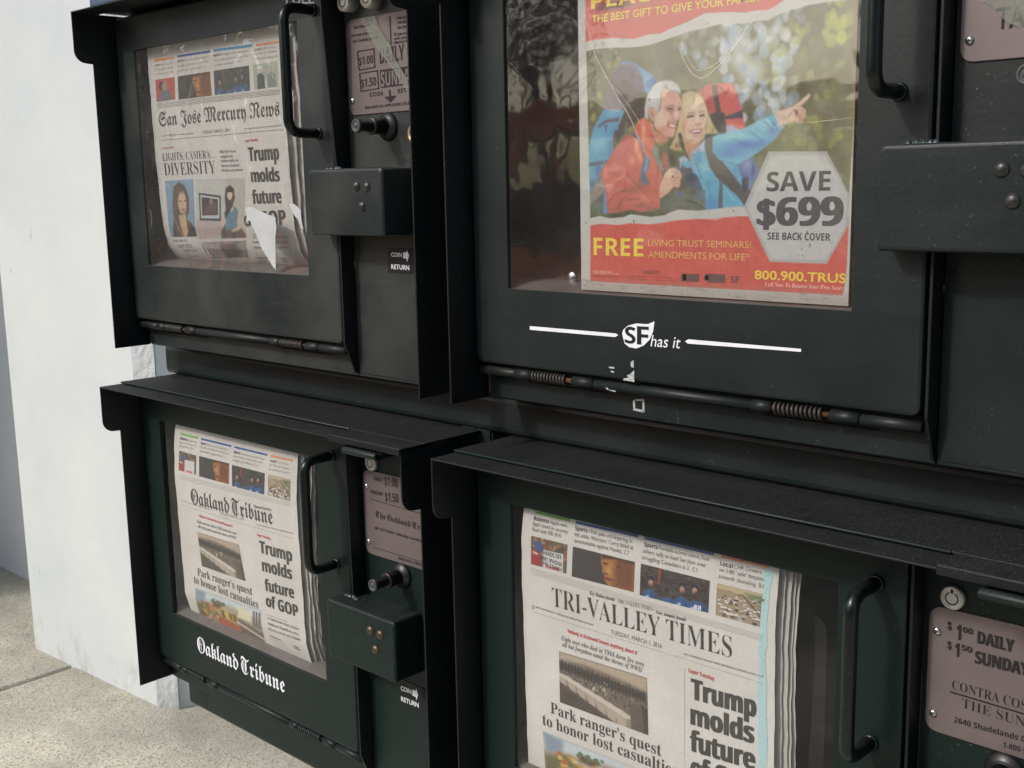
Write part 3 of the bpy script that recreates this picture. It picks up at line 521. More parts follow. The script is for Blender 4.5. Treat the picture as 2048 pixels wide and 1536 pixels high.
["P","SUNDAY","sb",-78769,8612,-74340,8663,1213,"plate"],
["p","COIN","sb",-80377,7849,-78615,7855,373,"inkp"],
["p","RETURN","sb",-76651,7904,-74123,7931,364,"inkp"],
["p","INCLUDES ALL APPLICABLE SALES TAX","sb",-81078,6837,-74173,6906,241,"inkp"],
["p","DAILY","sb",-81885,-27008,-80620,-26982,385,"inkp"],
["p","$1.00","sb",-80405,-27227,-78516,-27146,834,"inkp"],
["p","SUNDAY","sb",-82501,-28360,-80656,-28323,360,"inkp"],
["p","$1.50","sb",-80387,-28733,-78492,-28599,838,"inkp"],
["p","The Oakland Tribune","bf",-81843,-30552,-73487,-30678,606,"inkp"],
["p","401 13TH STREET, OAKLAND, CA 94612  510","sb",-82035,-31779,-74789,-31763,252,"inkp"],
["p","PRESS FOR COIN RETURN","n+",-78779,-34070,-74371,-33988,229,"inkp"],
["p","$","sb+",-27257,-27425,-26928,-27512,533,"inkp"],
["p","1","sb+",-26675,-27984,-26353,-27975,985,"inkp"],
["p","00","sb+",-26287,-27441,-25634,-27440,377,"inkp"],
["p","DAILY","sb+",-25377,-27894,-23176,-27905,786,"inkp"],
["p","$","sb+",-27199,-28685,-26888,-28755,516,"inkp"],
["p","1","sb+",-26715,-29094,-26411,-29086,877,"inkp"],
["p","50","sb+",-26305,-28595,-25639,-28623,379,"inkp"],
["p","SUNDAY","sb+",-25475,-29189,-22237,-29145,791,"inkp"],
["p","CONTRA COSTA TIMES","b-",-26771,-31268,-18979,-31320,597,"inkp"],
["p","THE SUN","b-",-26102,-32275,-22315,-32353,596,"inkp"],
["p","2640 Shadelands Dr. • Walnut Creek","sb",-26541,-33395,-18226,-33181,369,"inkp"],
["p","1-800-598-4637","sb",-23514,-34019,-20619,-33925,340,"inkp"],
["p","TAX","n+",-26114,8071,-23674,8020,1138,"inkp"]]
BARS=[["s","orange",[-115914,14092,-111940,13996,-111973,13775,-115953,13839]],
["s","blue",[-111235,14051,-105054,14029,-105050,13814,-111267,13831]],
["s","sky",[-104390,14055,-97624,13896,-97648,13685,-104419,13835]],
["s","orange",[-96977,13877,-93347,13818,-93339,13625,-96999,13682]],
["s","grey",[-116040,9430,-93572,9400,-93575,9372,-116044,9399]],
["s","grey",[-116064,9274,-93587,9263,-93590,9235,-116069,9243]],
["s","grey",[-116088,9118,-93601,9125,-93604,9098,-116093,9086]],
["s","grey",[-116113,8961,-93616,8988,-93618,8960,-116118,8930]],
["s","grey",[-115783,5521,-93282,5665,-93286,5632,-115789,5484]],
["s","grey",[-100328,-4447,-97540,-4360,-97555,-4396,-100344,-4483]],
["o","green",[-115452,-26940,-111815,-26922,-111785,-27120,-115419,-27155]],
["o","blue",[-111213,-26950,-105256,-26933,-105228,-27124,-111182,-27160]],
["o","blue",[-104675,-26943,-98684,-26928,-98657,-27113,-104645,-27147]],
["o","orange",[-98103,-26920,-94223,-26876,-94201,-27032,-98075,-27116]],
["o","pale",[-115538,-31791,-94512,-31313,-94511,-31339,-115543,-31821]],
["o","pale",[-115562,-31938,-94511,-31439,-94510,-31464,-115566,-31969]],
["o","pale",[-115585,-32086,-94510,-31565,-94510,-31590,-115590,-32116]],
["o","pale",[-115609,-32233,-94509,-31690,-94511,-31717,-115614,-32264]],
["o","pale",[-115802,-35385,-94309,-35048,-94312,-35081,-115808,-35422]],
["o","grey",[-100190,-44661,-96560,-44560,-96566,-44611,-100197,-44713]],
["t","green",[-61349,-26160,-57520,-26127,-57582,-26361,-61327,-26355]],
["t","blue",[-57009,-26179,-50858,-26107,-50858,-26309,-56985,-26386]],
["t","blue",[-50262,-26130,-44130,-26096,-44129,-26288,-50263,-26331]],
["t","orange",[-43515,-26132,-39656,-26132,-39643,-26252,-43520,-26313]],
["t","pale",[-61505,-30946,-39807,-31038,-39806,-31071,-61505,-30985]],
["t","pale",[-61506,-31102,-39803,-31167,-39802,-31199,-61506,-31141]],
["t","pale",[-61507,-31259,-39799,-31295,-39798,-31327,-61507,-31297]],
["t","pale",[-61508,-31415,-39795,-31423,-39794,-31456,-61508,-31454]],
["t","pale",[-61599,-34711,-39777,-34580,-39777,-34617,-61601,-34756]],
["t","pale",[-46397,-35350,-46371,-35342,-46452,-46668,-46478,-46678]],
["a","adgrey",[-46770,-6302,-45299,-6271,-45293,-6790,-46766,-6837]],
["a","adpale",[-46636,-6339,-46350,-6328,-46346,-6768,-46633,-6780]],
["a","adgrey",[-44819,-6286,-44424,-6204,-43203,-6223,-43149,-6550,-43243,-6785,-44515,-6815,-44915,-6624]],
["a","adpale",[-44818,-6369,-44521,-6316,-44468,-6647,-44765,-6659]],
["d","white",[-60586,-10869,-52077,-10816,-51847,-10928,-52146,-11091,-60593,-11157]],
["d","white",[-45987,-10930,-45707,-10755,-44919,-10754,-44916,-11049,-45741,-11054]],
["d","white",[-44915,-10754,-37002,-10701,-36997,-10895,-44912,-11049]],
["d","white",[-48586,-9692,-48713,-10432,-49007,-11031,-49526,-11494,-50207,-11773,-50843,-11730,-51270,-11486,-51297,-11337,-51403,-11088,-51483,-10794,-51402,-10520,-51027,-10205,-50734,-10100,-50206,-9958,-49164,-9940]],
["d","scuff",[-52774,-13339,-52225,-13320,-52198,-13427,-52637,-13447]],
["d","scuff",[-52569,-13593,-52226,-13669,-52282,-13762,-52528,-13721]],
["d","scuff",[-50712,-12823,-50446,-12638,-50420,-13193,-50606,-13189,-50739,-13040]],
["d","scuff",[-50407,-13385,-50381,-14243,-50607,-14224,-51413,-14220,-51345,-14072,-50874,-13970,-51075,-13828,-50740,-13687]],
["d","scuff",[-53060,-14939,-52811,-14935,-52784,-15064,-52096,-15077,-52124,-15168,-52922,-15079]],
["k","scuff",[-51594,-15996,-51403,-15863,-51376,-16524,-51567,-16491]],
["k","scuff",[-51403,-15863,-50566,-15679,-50552,-15854,-51200,-15950]],
["k","scuff",[-50727,-15841,-50526,-15763,-50511,-16751,-50673,-16749]],
["k","scuff",[-51567,-16525,-51268,-16533,-50592,-16563,-50538,-16754,-51132,-16716,-51567,-16680]],
["c","white",[-76734,-5638,-76300,-5627,-76274,-5436,-75977,-5873,-76263,-6466,-76312,-6180,-76761,-6151]],
["c","white",[-77560,-46612,-77077,-46574,-77048,-46297,-76793,-46916,-77079,-47540,-77108,-47227,-77619,-47189]],
["p","inkp",[-77392,14323,-77255,14323,-77225,11999,-77362,11998]],
["p","inkp",[-81872,11850,-79502,11895,-79483,11807,-81853,11760]],
["p","inkp",[-79502,11895,-79459,10255,-79600,10261,-79642,11903]],
["p","inkp",[-79459,10255,-81738,10175,-81759,10265,-79479,10344]],
["p","inkp",[-81738,10175,-81872,11850,-81728,11845,-81593,10172]],
["p","inkp",[-81690,9983,-79120,10021,-79105,9932,-81674,9893]],
["p","inkp",[-79120,10021,-79073,8434,-79214,8439,-79261,10027]],
["p","inkp",[-79073,8434,-81589,8349,-81606,8440,-79090,8523]],
["p","inkp",[-81589,8349,-81690,9983,-81545,9979,-81443,8347]],
["p","inkp",[-78887,10003,-73911,10038,-73873,8558,-78835,8492]],
["p","inkp",[-77802,8252,-77571,8258,-77530,7741,-76842,7748,-77595,7192,-78460,7704,-77785,7728]],
["p","inkp",[-82566,-28899,-75055,-29047,-75058,-29102,-82570,-28956]],
["p","inkp",[-82432,-33618,-74874,-33610,-74876,-33656,-82435,-33667]],
["p","inkp",[-26895,-31423,-19126,-31532,-19120,-31631,-26890,-31529]]]
PICS=[["s","man",[-116075,11901,-112176,11931,-112287,9632,-116161,9595]],
["s","face",[-111512,11926,-105361,11958,-105302,9571,-111682,9567]],
["s","hockey",[-104663,11972,-98412,11981,-98464,9607,-104735,9569]],
["s","pair",[-97772,11971,-93708,12002,-93855,9680,-97789,9620]],
["s","portrait",[-115943,1153,-110174,1263,-110897,-4845,-116184,-4982]],
["s","gallery",[-109582,1207,-100525,1203,-101515,-4826,-110793,-5158]],
["s","crowd",[-110332,-5454,-101719,-5101,-102656,-6882,-110458,-7263]],
["o","sign",[-115695,-29014,-112064,-29042,-112187,-31229,-115778,-31277]],
["o","face",[-111488,-28998,-105568,-28952,-105624,-31230,-111510,-31301]],
["o","hockey",[-105032,-29003,-98959,-28976,-99062,-31247,-104993,-31327]],
["o","traffic",[-98374,-28986,-94508,-28899,-94554,-31169,-98410,-31174]],
["o","sepia",[-112856,-38008,-104544,-37809,-103799,-41807,-112493,-41986]],
["o","street",[-114376,-45049,-101172,-44462,-101685,-48544,-114910,-48765]],
["t","sign",[-61519,-28226,-57631,-28185,-57724,-30592,-61543,-30632]],
["t","face",[-57057,-28217,-50948,-28182,-51004,-30555,-57175,-30691]],
["t","hockey",[-50376,-28174,-44245,-28134,-44303,-30534,-50450,-30645]],
["t","traffic",[-43638,-28161,-39754,-28093,-39788,-30495,-43701,-30538]],
["t","sepia",[-58730,-37418,-49844,-37136,-49782,-41844,-58766,-41903]],
["t","street",[-60778,-45123,-46906,-44952,-46849,-47850,-60619,-49299]]]
STRIPE=[-40087,-26346,-39267,-26203,-39294,-26791,-39455,-27645,-39402,-28664,-39543,-30088,-39472,-31793,-39608,-32708,-39457,-34872,-39490,-36886,-39379,-38418,-39425,-40920,-40144,-41177,-40087,-39334,-40216,-38359,-40085,-36852,-40215,-35102,-40054,-33497,-40178,-31986,-40054,-30650,-40011,-29348,-39945,-28476,-39919,-27441]
AD={"redtop":[33,7,31,222,62,218,143,218,234,230,265,225,296,222,334,224,375,213,447,198,500,183,552,186,596,189,637,196,680,194,719,197,741,190,769,177,781,163,780,102],"photo":[34,249,82,246,143,248,203,253,250,255,296,253,349,244,393,237,447,228,500,225,552,219,593,221,641,225,687,223,719,225,745,215,782,206,814,204,844,199,905,197,964,198,1002,193,1011,400,1000,474,989,747,649,733,606,732,574,735,643,731,566,737,482,744,405,741,378,748,352,758,298,763,214,755,186,764,129,768,85,761,43,768],"redbot":[43,792,88,786,166,789,212,783,291,786,349,780,397,773,480,768,548,770,592,762,634,759,534,767,586,764,634,760,661,760,993,765,992,892,983,971,454,972,40,971],"hex":[729,579,919,585,992,700,993,782,928,888,740,887,647,733],"hexin":[738,590,914,595,986,700,987,779,923,877,747,878,658,733],"sweep1":[34,130,46,134,66,221,131,332,234,461,289,551,270,550,211,460,118,337,58,238]}
FILMS=[[-81211,14537,-79081,14526,-78670,13611,-77810,12511,-77160,11871,-76868,10977,-76126,10048,-74655,8281,-74650,7273,-75546,8271,-76398,9201,-77252,10212,-78460,11261,-79446,12375,-80318,13561],[-26915,9694,-26579,9463,-26064,9068,-25745,8602,-25386,8277,-24941,8111,-24501,7782,-23755,7353,-23920,10274,-27039,10671]]
SCRAPS=[[-98786,-1708,-97493,-1666,-96695,-1922,-94968,-2384,-93762,-2673,-93659,-3596,-93939,-4611,-94034,-6137,-94117,-7688,-94589,-7432,-95499,-6475,-96313,-5681,-97078,-4321,-97479,-3810,-98075,-2955,-98618,-3062,-98825,-3289,-98534,-2526],[-91449,-1382,-90751,-1359,-90218,-1590,-89621,-1998,-89613,-2897,-89371,-3778,-89698,-3594,-90183,-2818,-90702,-2410]]
SCR=[[14,[-54860,12221,-54560,10646,-54121,9326,-53415,8121,-52626,6985,-52016,6004,-50894,4533,-50040,2889,-49109,1523]],[10,[-54775,11676,-53944,9041,-52757,7129,-51928,6401,-50295,4501,-49786,3612]],[16,[-46895,9312,-46532,8392,-45830,7322,-44953,6750,-43963,7175,-42850,8071,-41984,9027,-41134,9964,-40297,10646]],[10,[-46617,9222,-46137,8358,-45504,7485,-44881,7247,-43667,7647,-42564,8656,-41707,9784,-40512,10848]],[8,[-38405,3488,-37039,3481,-35710,3533,-34032,3621]],[9,[-104144,14764,-106074,12194,-107696,9784,-108966,7737,-109780,5358]],[9,[-103983,7817,-100784,8149,-97747,8056,-94864,7477,-91563,6407]],[8,[-104190,6006,-101758,6369,-99441,6301,-97206,6027]],[14,[-112518,-2308,-111642,-3796,-110877,-4718,-110174,-6101]],[12,[-117220,-1842,-116978,-2799,-117276,-3857]],[18,[-107158,-5297,-106255,-6190,-105504,-6898]],[8,[-90275,11724,-89328,10158,-88842,7926,-88636,5547]]]
SJC=[(0.1527, 0.012), (0.0453, 0.0132), (-0.0121, 0.0157), (-0.0382, 0.0169), (-0.0609, 0.0223), (-0.0742, 0.0323), (-0.0807, 0.0418)]
OTC=[(-0.2572, 0.012), (-0.268, 0.0105), (-0.28, 0.0085), (-0.317, 0.006), (-0.39, 0.0075), (-0.463, 0.009), (-0.4883, 0.016)]
TVC=[(-0.2572, 0.0115), (-0.285, 0.0074), (-0.316, 0.0069), (-0.36, 0.0081), (-0.43, 0.0094), (-0.49, 0.011)]
# ------------------------------------------------ printed pictures (colour per vertex on a fine grid)
class Canvas:
    def __init__(s,w,h,bg):
        s.w,s.h=w,h; s.a=np.ones((h,w,3))*np.array(bg,float); y,x=np.mgrid[0:h,0:w]; s.x=(x+.5)/w; s.y=(y+.5)/h
    def blend(s,al,col):
        col=np.array(col,float); s.a+= (col-s.a)*al[...,None]
    def win(s,x0,x1,y0,y1):
        return slice(max(0,int(y0*s.h)-1),min(s.h,int(y1*s.h)+2)),slice(max(0,int(x0*s.w)-1),min(s.w,int(x1*s.w)+2))
    def mask(s,pts,soft=.006):
        k=s.h/s.w; p=np.array(pts,float).reshape(-1,2); m=soft*2
        w=s.win(p[:,0].min()-m,p[:,0].max()+m,p[:,1].min()-m/k,p[:,1].max()+m/k); p=p*np.array([1,k])
        X=s.x[w]; Y=s.y[w]*k; ins=np.zeros(X.shape,bool); d=np.full(X.shape,9.); al=np.zeros(s.x.shape)
        if X.size==0: return al
        for i in range(len(p)):
            a=p[i]; b=p[(i+1)%len(p)]; e=b-a
            if abs(e[1])>1e-12: ins^=((a[1]>Y)!=(b[1]>Y))&(X<e[0]*(Y-a[1])/e[1]+a[0])
            t=np.clip(((X-a[0])*e[0]+(Y-a[1])*e[1])/(e@e+1e-12),0,1); d=np.minimum(d,np.hypot(X-a[0]-t*e[0],Y-a[1]-t*e[1]))
        al[w]=np.clip(.5+np.where(ins,d,-d)/soft,0,1); return al
    def poly(s,pts,col,soft=.006,a=1,grain=0,shade=None):
        m=s.mask(pts,soft)*a
        if grain: col=np.array(col,float)+s.noise(.02,grain)[...,None]
        if shade is not None: col=np.array(col,float)*np.ones(s.a.shape)+(np.array(shade[0],float)-np.array(col,float))*np.clip(shade[1][0]+shade[1][1]*s.x+shade[1][2]*s.y,0,1)[...,None]
        s.blend(m,col)
    def stroke(s,pts,w,col,a=1,soft=.004):
        k=s.h/s.w; p=np.array(pts,float).reshape(-1,2); m=w+soft*2
        q_=s.win(p[:,0].min()-m,p[:,0].max()+m,p[:,1].min()-m/k,p[:,1].max()+m/k); p=p*np.array([1,k]); X=s.x[q_]; Y=s.y[q_]*k
        if X.size==0: return
        d=np.full(X.shape,9.)
        for i in range(len(p)-1):
            q=p[i]; e=p[i+1]-q; t=np.clip(((X-q[0])*e[0]+(Y-q[1])*e[1])/(e@e+1e-12),0,1); d=np.minimum(d,np.hypot(X-q[0]-t*e[0],Y-q[1]-t*e[1]))
        al=np.clip((w/2-d)/soft+.5,0,1)*a; s.a[q_]+=(np.array(col,float)-s.a[q_])*al[...,None]
    def hatch(s,poly,cols,n,dr,ln,a=.5):
        m=s.mask(poly,.004); p=np.array(poly).reshape(-1,2); lo=p.min(0); hi=p.max(0); full=s.a.copy()
        for i in range(n):
            q=lo+(hi-lo)*rng.random(2); v=np.array(dr)+rng.normal(0,.18,2); L=ln*(.5+rng.random())
            s.stroke([q,q+v*L*.5+rng.normal(0,.002,2),q+v*L],.0012+.0016*rng.random(),cols[rng.integers(len(cols))],a*(.4+.6*rng.random()),.003)
        s.a=full+(s.a-full)*m[...,None]
    def ell(s,cx,cy,rx,ry,col,soft=.3,a=1):
        q=s.win(cx-rx,cx+rx,cy-ry,cy+ry)
        if s.x[q].size==0: return
        d=np.hypot((s.x[q]-cx)/rx,(s.y[q]-cy)/ry); s.a[q]+=(np.array(col,float)-s.a[q])*(np.clip((1-d)/soft,0,1)*a)[...,None]
    def noise(s,size,amp):
        n=max(2,int(1/size)); r=rng.standard_normal((n+1,n+1))
        fx=s.x*n; fy=s.y*n; i=np.clip(fx.astype(int),0,n-1); j=np.clip(fy.astype(int),0,n-1); u=fx-i; v=fy-j
        return amp*((r[j,i]*(1-u)+r[j,i+1]*u)*(1-v)+(r[j+1,i]*(1-u)+r[j+1,i+1]*u)*v)
    def finish(s,amp=5):
        s.a+=s.noise(.012,amp)[...,None]; return np.clip(s.a,8,250)*.84+20
def pic_face():
    c=Canvas(110,60,(58,54,52)); c.ell(.1,.3,.5,.8,(66,62,60),.9)
    c.poly([.47,.0,1,.0,1,1,.60,1,.56,.9,.52,.78,.54,.72,.52,.66,.49,.6,.50,.52,.49,.4,.47,.28],(176,112,62),.02)
    c.poly([.72,.0,1,.0,1,1,.66,1,.70,.7,.66,.4],(120,66,40),.12); c.ell(.6,.5,.09,.25,(214,156,84),.9,.8); c.ell(.68,.3,.1,.1,(200,140,70),.9,.7)
    c.poly([.5,.27,.56,.25,.6,.3,.53,.33],(70,40,28),.02); c.poly([.69,.28,.76,.25,.82,.31,.74,.34],(84,48,30),.02); c.poly([.52,.74,.62,.72,.7,.78,.62,.84,.55,.82],(120,52,44),.02); c.poly([.51,.58,.6,.6,.58,.66,.52,.64],(110,62,36),.02)
    c.poly([.47,-.1,1.1,-.1,1.1,.1,.7,.07,.48,.16],(70,40,28),.05); return c.finish()
def pic_hockey(cool=0):
    c=Canvas(120,62,(62,52,50)); c.a+=c.noise(.05,12)[...,None]
    for i in range(60): c.ell(rng.random(),rng.random()*.6,.02,.04,(60+rng.random()*60,)*3,.8,.6)
    c.poly([.27,.02,.31,.0,.29,.5,.26,.5],(150,60,50),.01)
    for x,y,w in((.15,.62,.10),(.62,.60,.11),(.84,.60,.14),(.42,.74,.13)):
        c.poly([x-w,1.05,x-w*.9,y+.22,x-w*.3,y+.13,x+w*.4,y+.12,x+w,y+.25,x+w*1.15,1.05],(52,86,142),.03); c.poly([x+w*.2,y+.2,x+w,y+.3,x+w,1.05,x+w*.4,1.05],(38,62,112),.05); c.poly([x-w*.7,y+.38,x-w*.2,y+.3,x-w*.1,y+.36,x-w*.6,y+.46],(200,205,210),.02)
    for x,y in((.16,.50),(.62,.46),(.80,.40)):
        c.ell(x,y-.06,.055,.16,(34,36,44),.2); c.ell(x,y+.02,.042,.12,(190,140,118),.3); c.poly([x-.02,y+.06,x+.02,y+.05,x+.01,y+.12],(96,50,44),.02)
    c.ell(.84,.52,.04,.14,(70,46,38),.4)
    if cool: c.a=c.a*.75+np.array((60,84,80))*.35
    return c.finish()
def pic_sign():
    c=Canvas(70,58,(96,86,70)); cols=[(150,60,55),(70,90,60),(180,140,90),(60,70,120),(200,170,120),(50,45,45),(170,100,60)]
    for i in range(110): c.ell(rng.random(),rng.random()*.75,.05,.07,cols[rng.integers(7)],.6,.8)
    c.poly([.12,.15,.3,.12,.34,.5,.1,.55],(70,84,136),.03); c.poly([.0,.42,.25,.5,.33,.98,.0,1],(160,50,54),.03); c.poly([.05,.5,.2,.55,.22,.62,.06,.6],(214,190,180),.02)
    c.poly([.34,.38,.9,.36,.9,1,.34,1],(222,218,214),.02); c.poly([.42,.9,.8,.88,.8,1,.42,1],(214,110,120),.05); return c.finish()
def pic_traffic():
    c=Canvas(72,62,(168,146,116)); c.poly([0,0,1,0,1,.2,0,.14],(196,176,140),.05); c.poly([.6,.1,1,.08,1,.5],(110,124,80),.08); c.poly([.5,.15,.56,.15,1,.72,1,.86],(120,100,84),.02)
    for i in range(85):
        y=.12+.85*rng.random()**.8; x=.02+rng.random()*(.5+.45*y); s=.018+.05*y
        if rng.random()<.25 and y<.6: x=.75+.2*rng.random()
        k=[(238,234,226),(70,60,58),(200,192,184),(110,80,70),(236,230,220)][rng.integers(5)]; c.ell(x,y,s,s*.8,k,.4); c.ell(x,y+s*.7,s*.9,s*.35,(80,66,56),.6,.8)
    return c.finish()
def pic_sepia():
    c=Canvas(130,84,(112,96,82)); c.poly([0,0,1,0,1,.25,.6,.16,.3,.12,0,.16],(186,166,144),.05)
    for i in range(260):
        x=rng.random(); y=.16+.42*rng.random()+.08*x; v=rng.random(); c.ell(x,y,.014,.035,(60+90*v*v,54+80*v*v,46+72*v*v),.6,.9)
    for i in range(26): x=i/26; c.ell(x,.2+.1*x+.03*rng.random(),.02,.05,(58,50,44),.4); c.ell(x,.27+.1*x,.026,.11,(50,44,40),.5)
    for x,y,r in((.41,.5,.026),(.52,.45,.040)):
        for k in range(14): t=k*.45; c.ell(x+r*rng.normal(0,.5),y+r*rng.normal(0,1.2),.010,.022,(180+50*rng.random(),)*2+(176,),.7,.8)
    c.poly([0,.5,.3,.66,.6,.86,.8,1,0,1],(86,74,64),.03); c.poly([0,.66,.25,.8,.55,1,0,1],(72,62,54),.04)
    for i in range(7):
        x=.0+i*.11; y=.42+i*.055; w=.10+i*.006; h=.12+i*.016
        c.poly([x,y,x+w*1.2,y+.02,x+w*1.8,y+.07,x+w*.8,y+.10,x-.02,y+.05],(214,202,184),.012); c.poly([x-.02,y+.05,x+w*.8,y+.10,x+w*.76,y+.1+h,x+w*.1,y+.05+h],(184,168,148),.012); c.poly([x+w*.8,y+.1,x+w*1.75,y+.07,x+w*1.6,y+.06+h,x+w*.76,y+.1+h],(150,134,116),.012)
    c.poly([.80,.55,.93,.52,.97,.7,.96,1,.82,1],(92,80,66),.02); c.poly([.93,.5,1,.55,1,1,.96,1],(60,54,48),.02); return c.finish()
def pic_street():
    c=Canvas(140,60,(176,160,138)); c.poly([0,0,1,0,1,.3,.5,.2,0,.35],(206,214,220),.05); c.poly([0,.0,.16,.05,.15,.35,.02,.4],(140,156,172),.04)
    c.poly([.0,.5,.2,.35,.25,.55,.1,1,0,1],(110,100,60),.06)
    for i in range(40): c.ell(.1+.25*rng.random(),.35+.6*rng.random(),.03,.07,[(214,150,60),(190,96,40),(120,110,50),(230,190,110)][rng.integers(4)],.6,.9)
    c.poly([.28,.2,.42,.24,.4,.4,.28,.36],(94,66,50),.03)
    for i in range(16): c.ell(.26+.2*rng.random(),.16+.14*rng.random(),.02,.05,(84,104,60),.6)
    c.poly([.38,.36,.7,.46,.7,.75,.38,.7],(204,168,70),.02)
    for i in range(5): c.poly([.4+.06*i,.42,.44+.06*i,.43,.44+.06*i,.68,.4+.06*i,.66],[(120,80,50),(230,200,120),(150,110,60)][i%3],.015)
    c.poly([.35,.7,.7,.78,.68,1,.3,1],(190,84,44),.05); c.poly([.64,.5,1,.7,1,1,.66,1],(110,96,84),.04); c.poly([.66,.1,.86,.14,.86,.5,.66,.46],(232,222,190),.02)
    for i in range(3): c.poly([.88+.04*i,.1,.905+.04*i,.1,.905+.04*i,.6,.88+.04*i,.58],(90,90,96),.01)
    c.poly([.62,.6,1,.86,1,.93,.62,.68],(226,210,190),.02); return c.finish()
def pic_man():
    c=Canvas(54,60,(196,84,66)); c.poly([.1,1,.14,.7,.3,.55,.6,.5,.8,.7,.9,1],(112,112,116),.04); c.ell(.32,.32,.18,.22,(70,58,52),.3); c.ell(.42,.36,.13,.2,(180,140,116),.4); c.poly([.4,.12,.58,.08,.62,.4,.5,.52],(176,142,124),.05); c.poly([.45,.5,.6,.4,.75,.42,.6,.55],(170,130,110),.04); return c.finish()
def pic_pair():
    c=Canvas(62,62,(176,184,164)); 
    for i in range(40): c.ell(rng.random(),rng.random(),.08,.1,(150+50*rng.random(),170+30*rng.random(),150+30*rng.random()),.8,.6)
    c.poly([.15,1,.16,.45,.3,.32,.46,.5,.48,1],(74,80,80),.05); c.ell(.28,.25,.12,.16,(210,196,180),.4); c.ell(.27,.13,.14,.09,(226,226,214),.5); c.poly([.6,1,.58,.5,.7,.35,.9,.5,.95,1],(128,140,132),.06); c.ell(.72,.28,.09,.14,(196,176,156),.4); return c.finish()
def pic_portrait():
    c=Canvas(70,130,(140,168,192)); c.a+=(c.y*30)[...,None]*-.4; c.poly([.1,1,.2,.75,.5,.66,.85,.75,1,.85,1,1],(54,50,54),.04)
    c.poly([.2,.85,.22,.4,.3,.12,.5,.03,.68,.1,.8,.3,.8,.5,.72,.68,.86,.8,.6,1,.25,1],(96,78,64),.06); c.poly([.42,.62,.68,.6,.72,.9,.62,1,.5,1],(214,178,134),.05)
    c.ell(.58,.4,.2,.23,(222,186,152),.35); c.poly([.28,.5,.3,.2,.5,.08,.58,.12,.42,.3,.38,.55],(104,86,70),.05); c.poly([.72,.15,.82,.3,.8,.6,.74,.5],(90,64,54),.05)
    for x in(.5,.68): c.poly([x-.06,.37,x,.355,x+.06,.37,x,.385],(70,54,46),.02)
    c.poly([.5,.51,.6,.5,.69,.51,.6,.545],(176,92,84),.02); c.poly([.6,.4,.64,.46,.58,.47],(196,154,124),.03); return c.finish()
def pic_gallery():
    c=Canvas(110,130,(206,204,198)); c.poly([.6,0,1,0,1,1,.75,1],(196,190,178),.1); c.poly([0,.66,.62,.62,.6,.95,0,1],(196,176,172),.08)
    c.poly([.06,.22,.52,.28,.52,.70,.08,.68],(60,62,64),.012); c.poly([.09,.255,.49,.31,.49,.66,.105,.645],(202,206,208),.012); c.poly([.12,.29,.46,.34,.46,.6,.13,.6],(58,48,48),.012)
    c.poly([.18,.58,.28,.4,.34,.36,.42,.44,.44,.58],(98,74,66),.04); c.ell(.32,.37,.05,.06,(150,124,104),.4)
    c.poly([.5,1,.52,.8,.62,.76,.9,.8,1,.95,1,1],(84,76,74),.05)
    c.poly([.58,.58,.66,.46,.8,.46,.88,.56,.84,.72,.86,.86,.6,.86,.62,.7],(90,132,148),.03); c.poly([.68,.44,.78,.44,.77,.52,.72,.56],(224,192,168),.03)
    c.poly([.86,.58,.94,.74,.9,.86,.74,.9,.72,.86,.86,.8],(222,188,162),.03); c.poly([.58,.6,.62,.62,.58,.8,.5,.88,.54,.74],(222,188,162),.03)
    c.poly([.6,.3,.62,.16,.7,.11,.78,.17,.8,.32,.76,.46,.64,.62,.6,.66,.62,.5],(44,38,38),.03); c.ell(.7,.27,.062,.1,(224,194,170),.3); c.poly([.62,.2,.68,.15,.78,.19,.78,.22,.64,.23],(44,38,38),.02); return c.finish()
def pic_crowd():
    c=Canvas(100,50,(150,140,138)); c.a+=c.noise(.1,14)[...,None]; c.poly([.4,.2,.75,.15,.9,.6,.8,1,.4,1],(92,84,84),.1); c.poly([0,.0,.4,.1,.45,1,.15,1],(172,160,156),.1); return c.finish()
PICF=dict(face=pic_face,hockey=pic_hockey,sign=pic_sign,traffic=pic_traffic,sepia=pic_sepia,street=pic_street,man=pic_man,pair=pic_pair,portrait=pic_portrait,gallery=pic_gallery,crowd=pic_crowd)
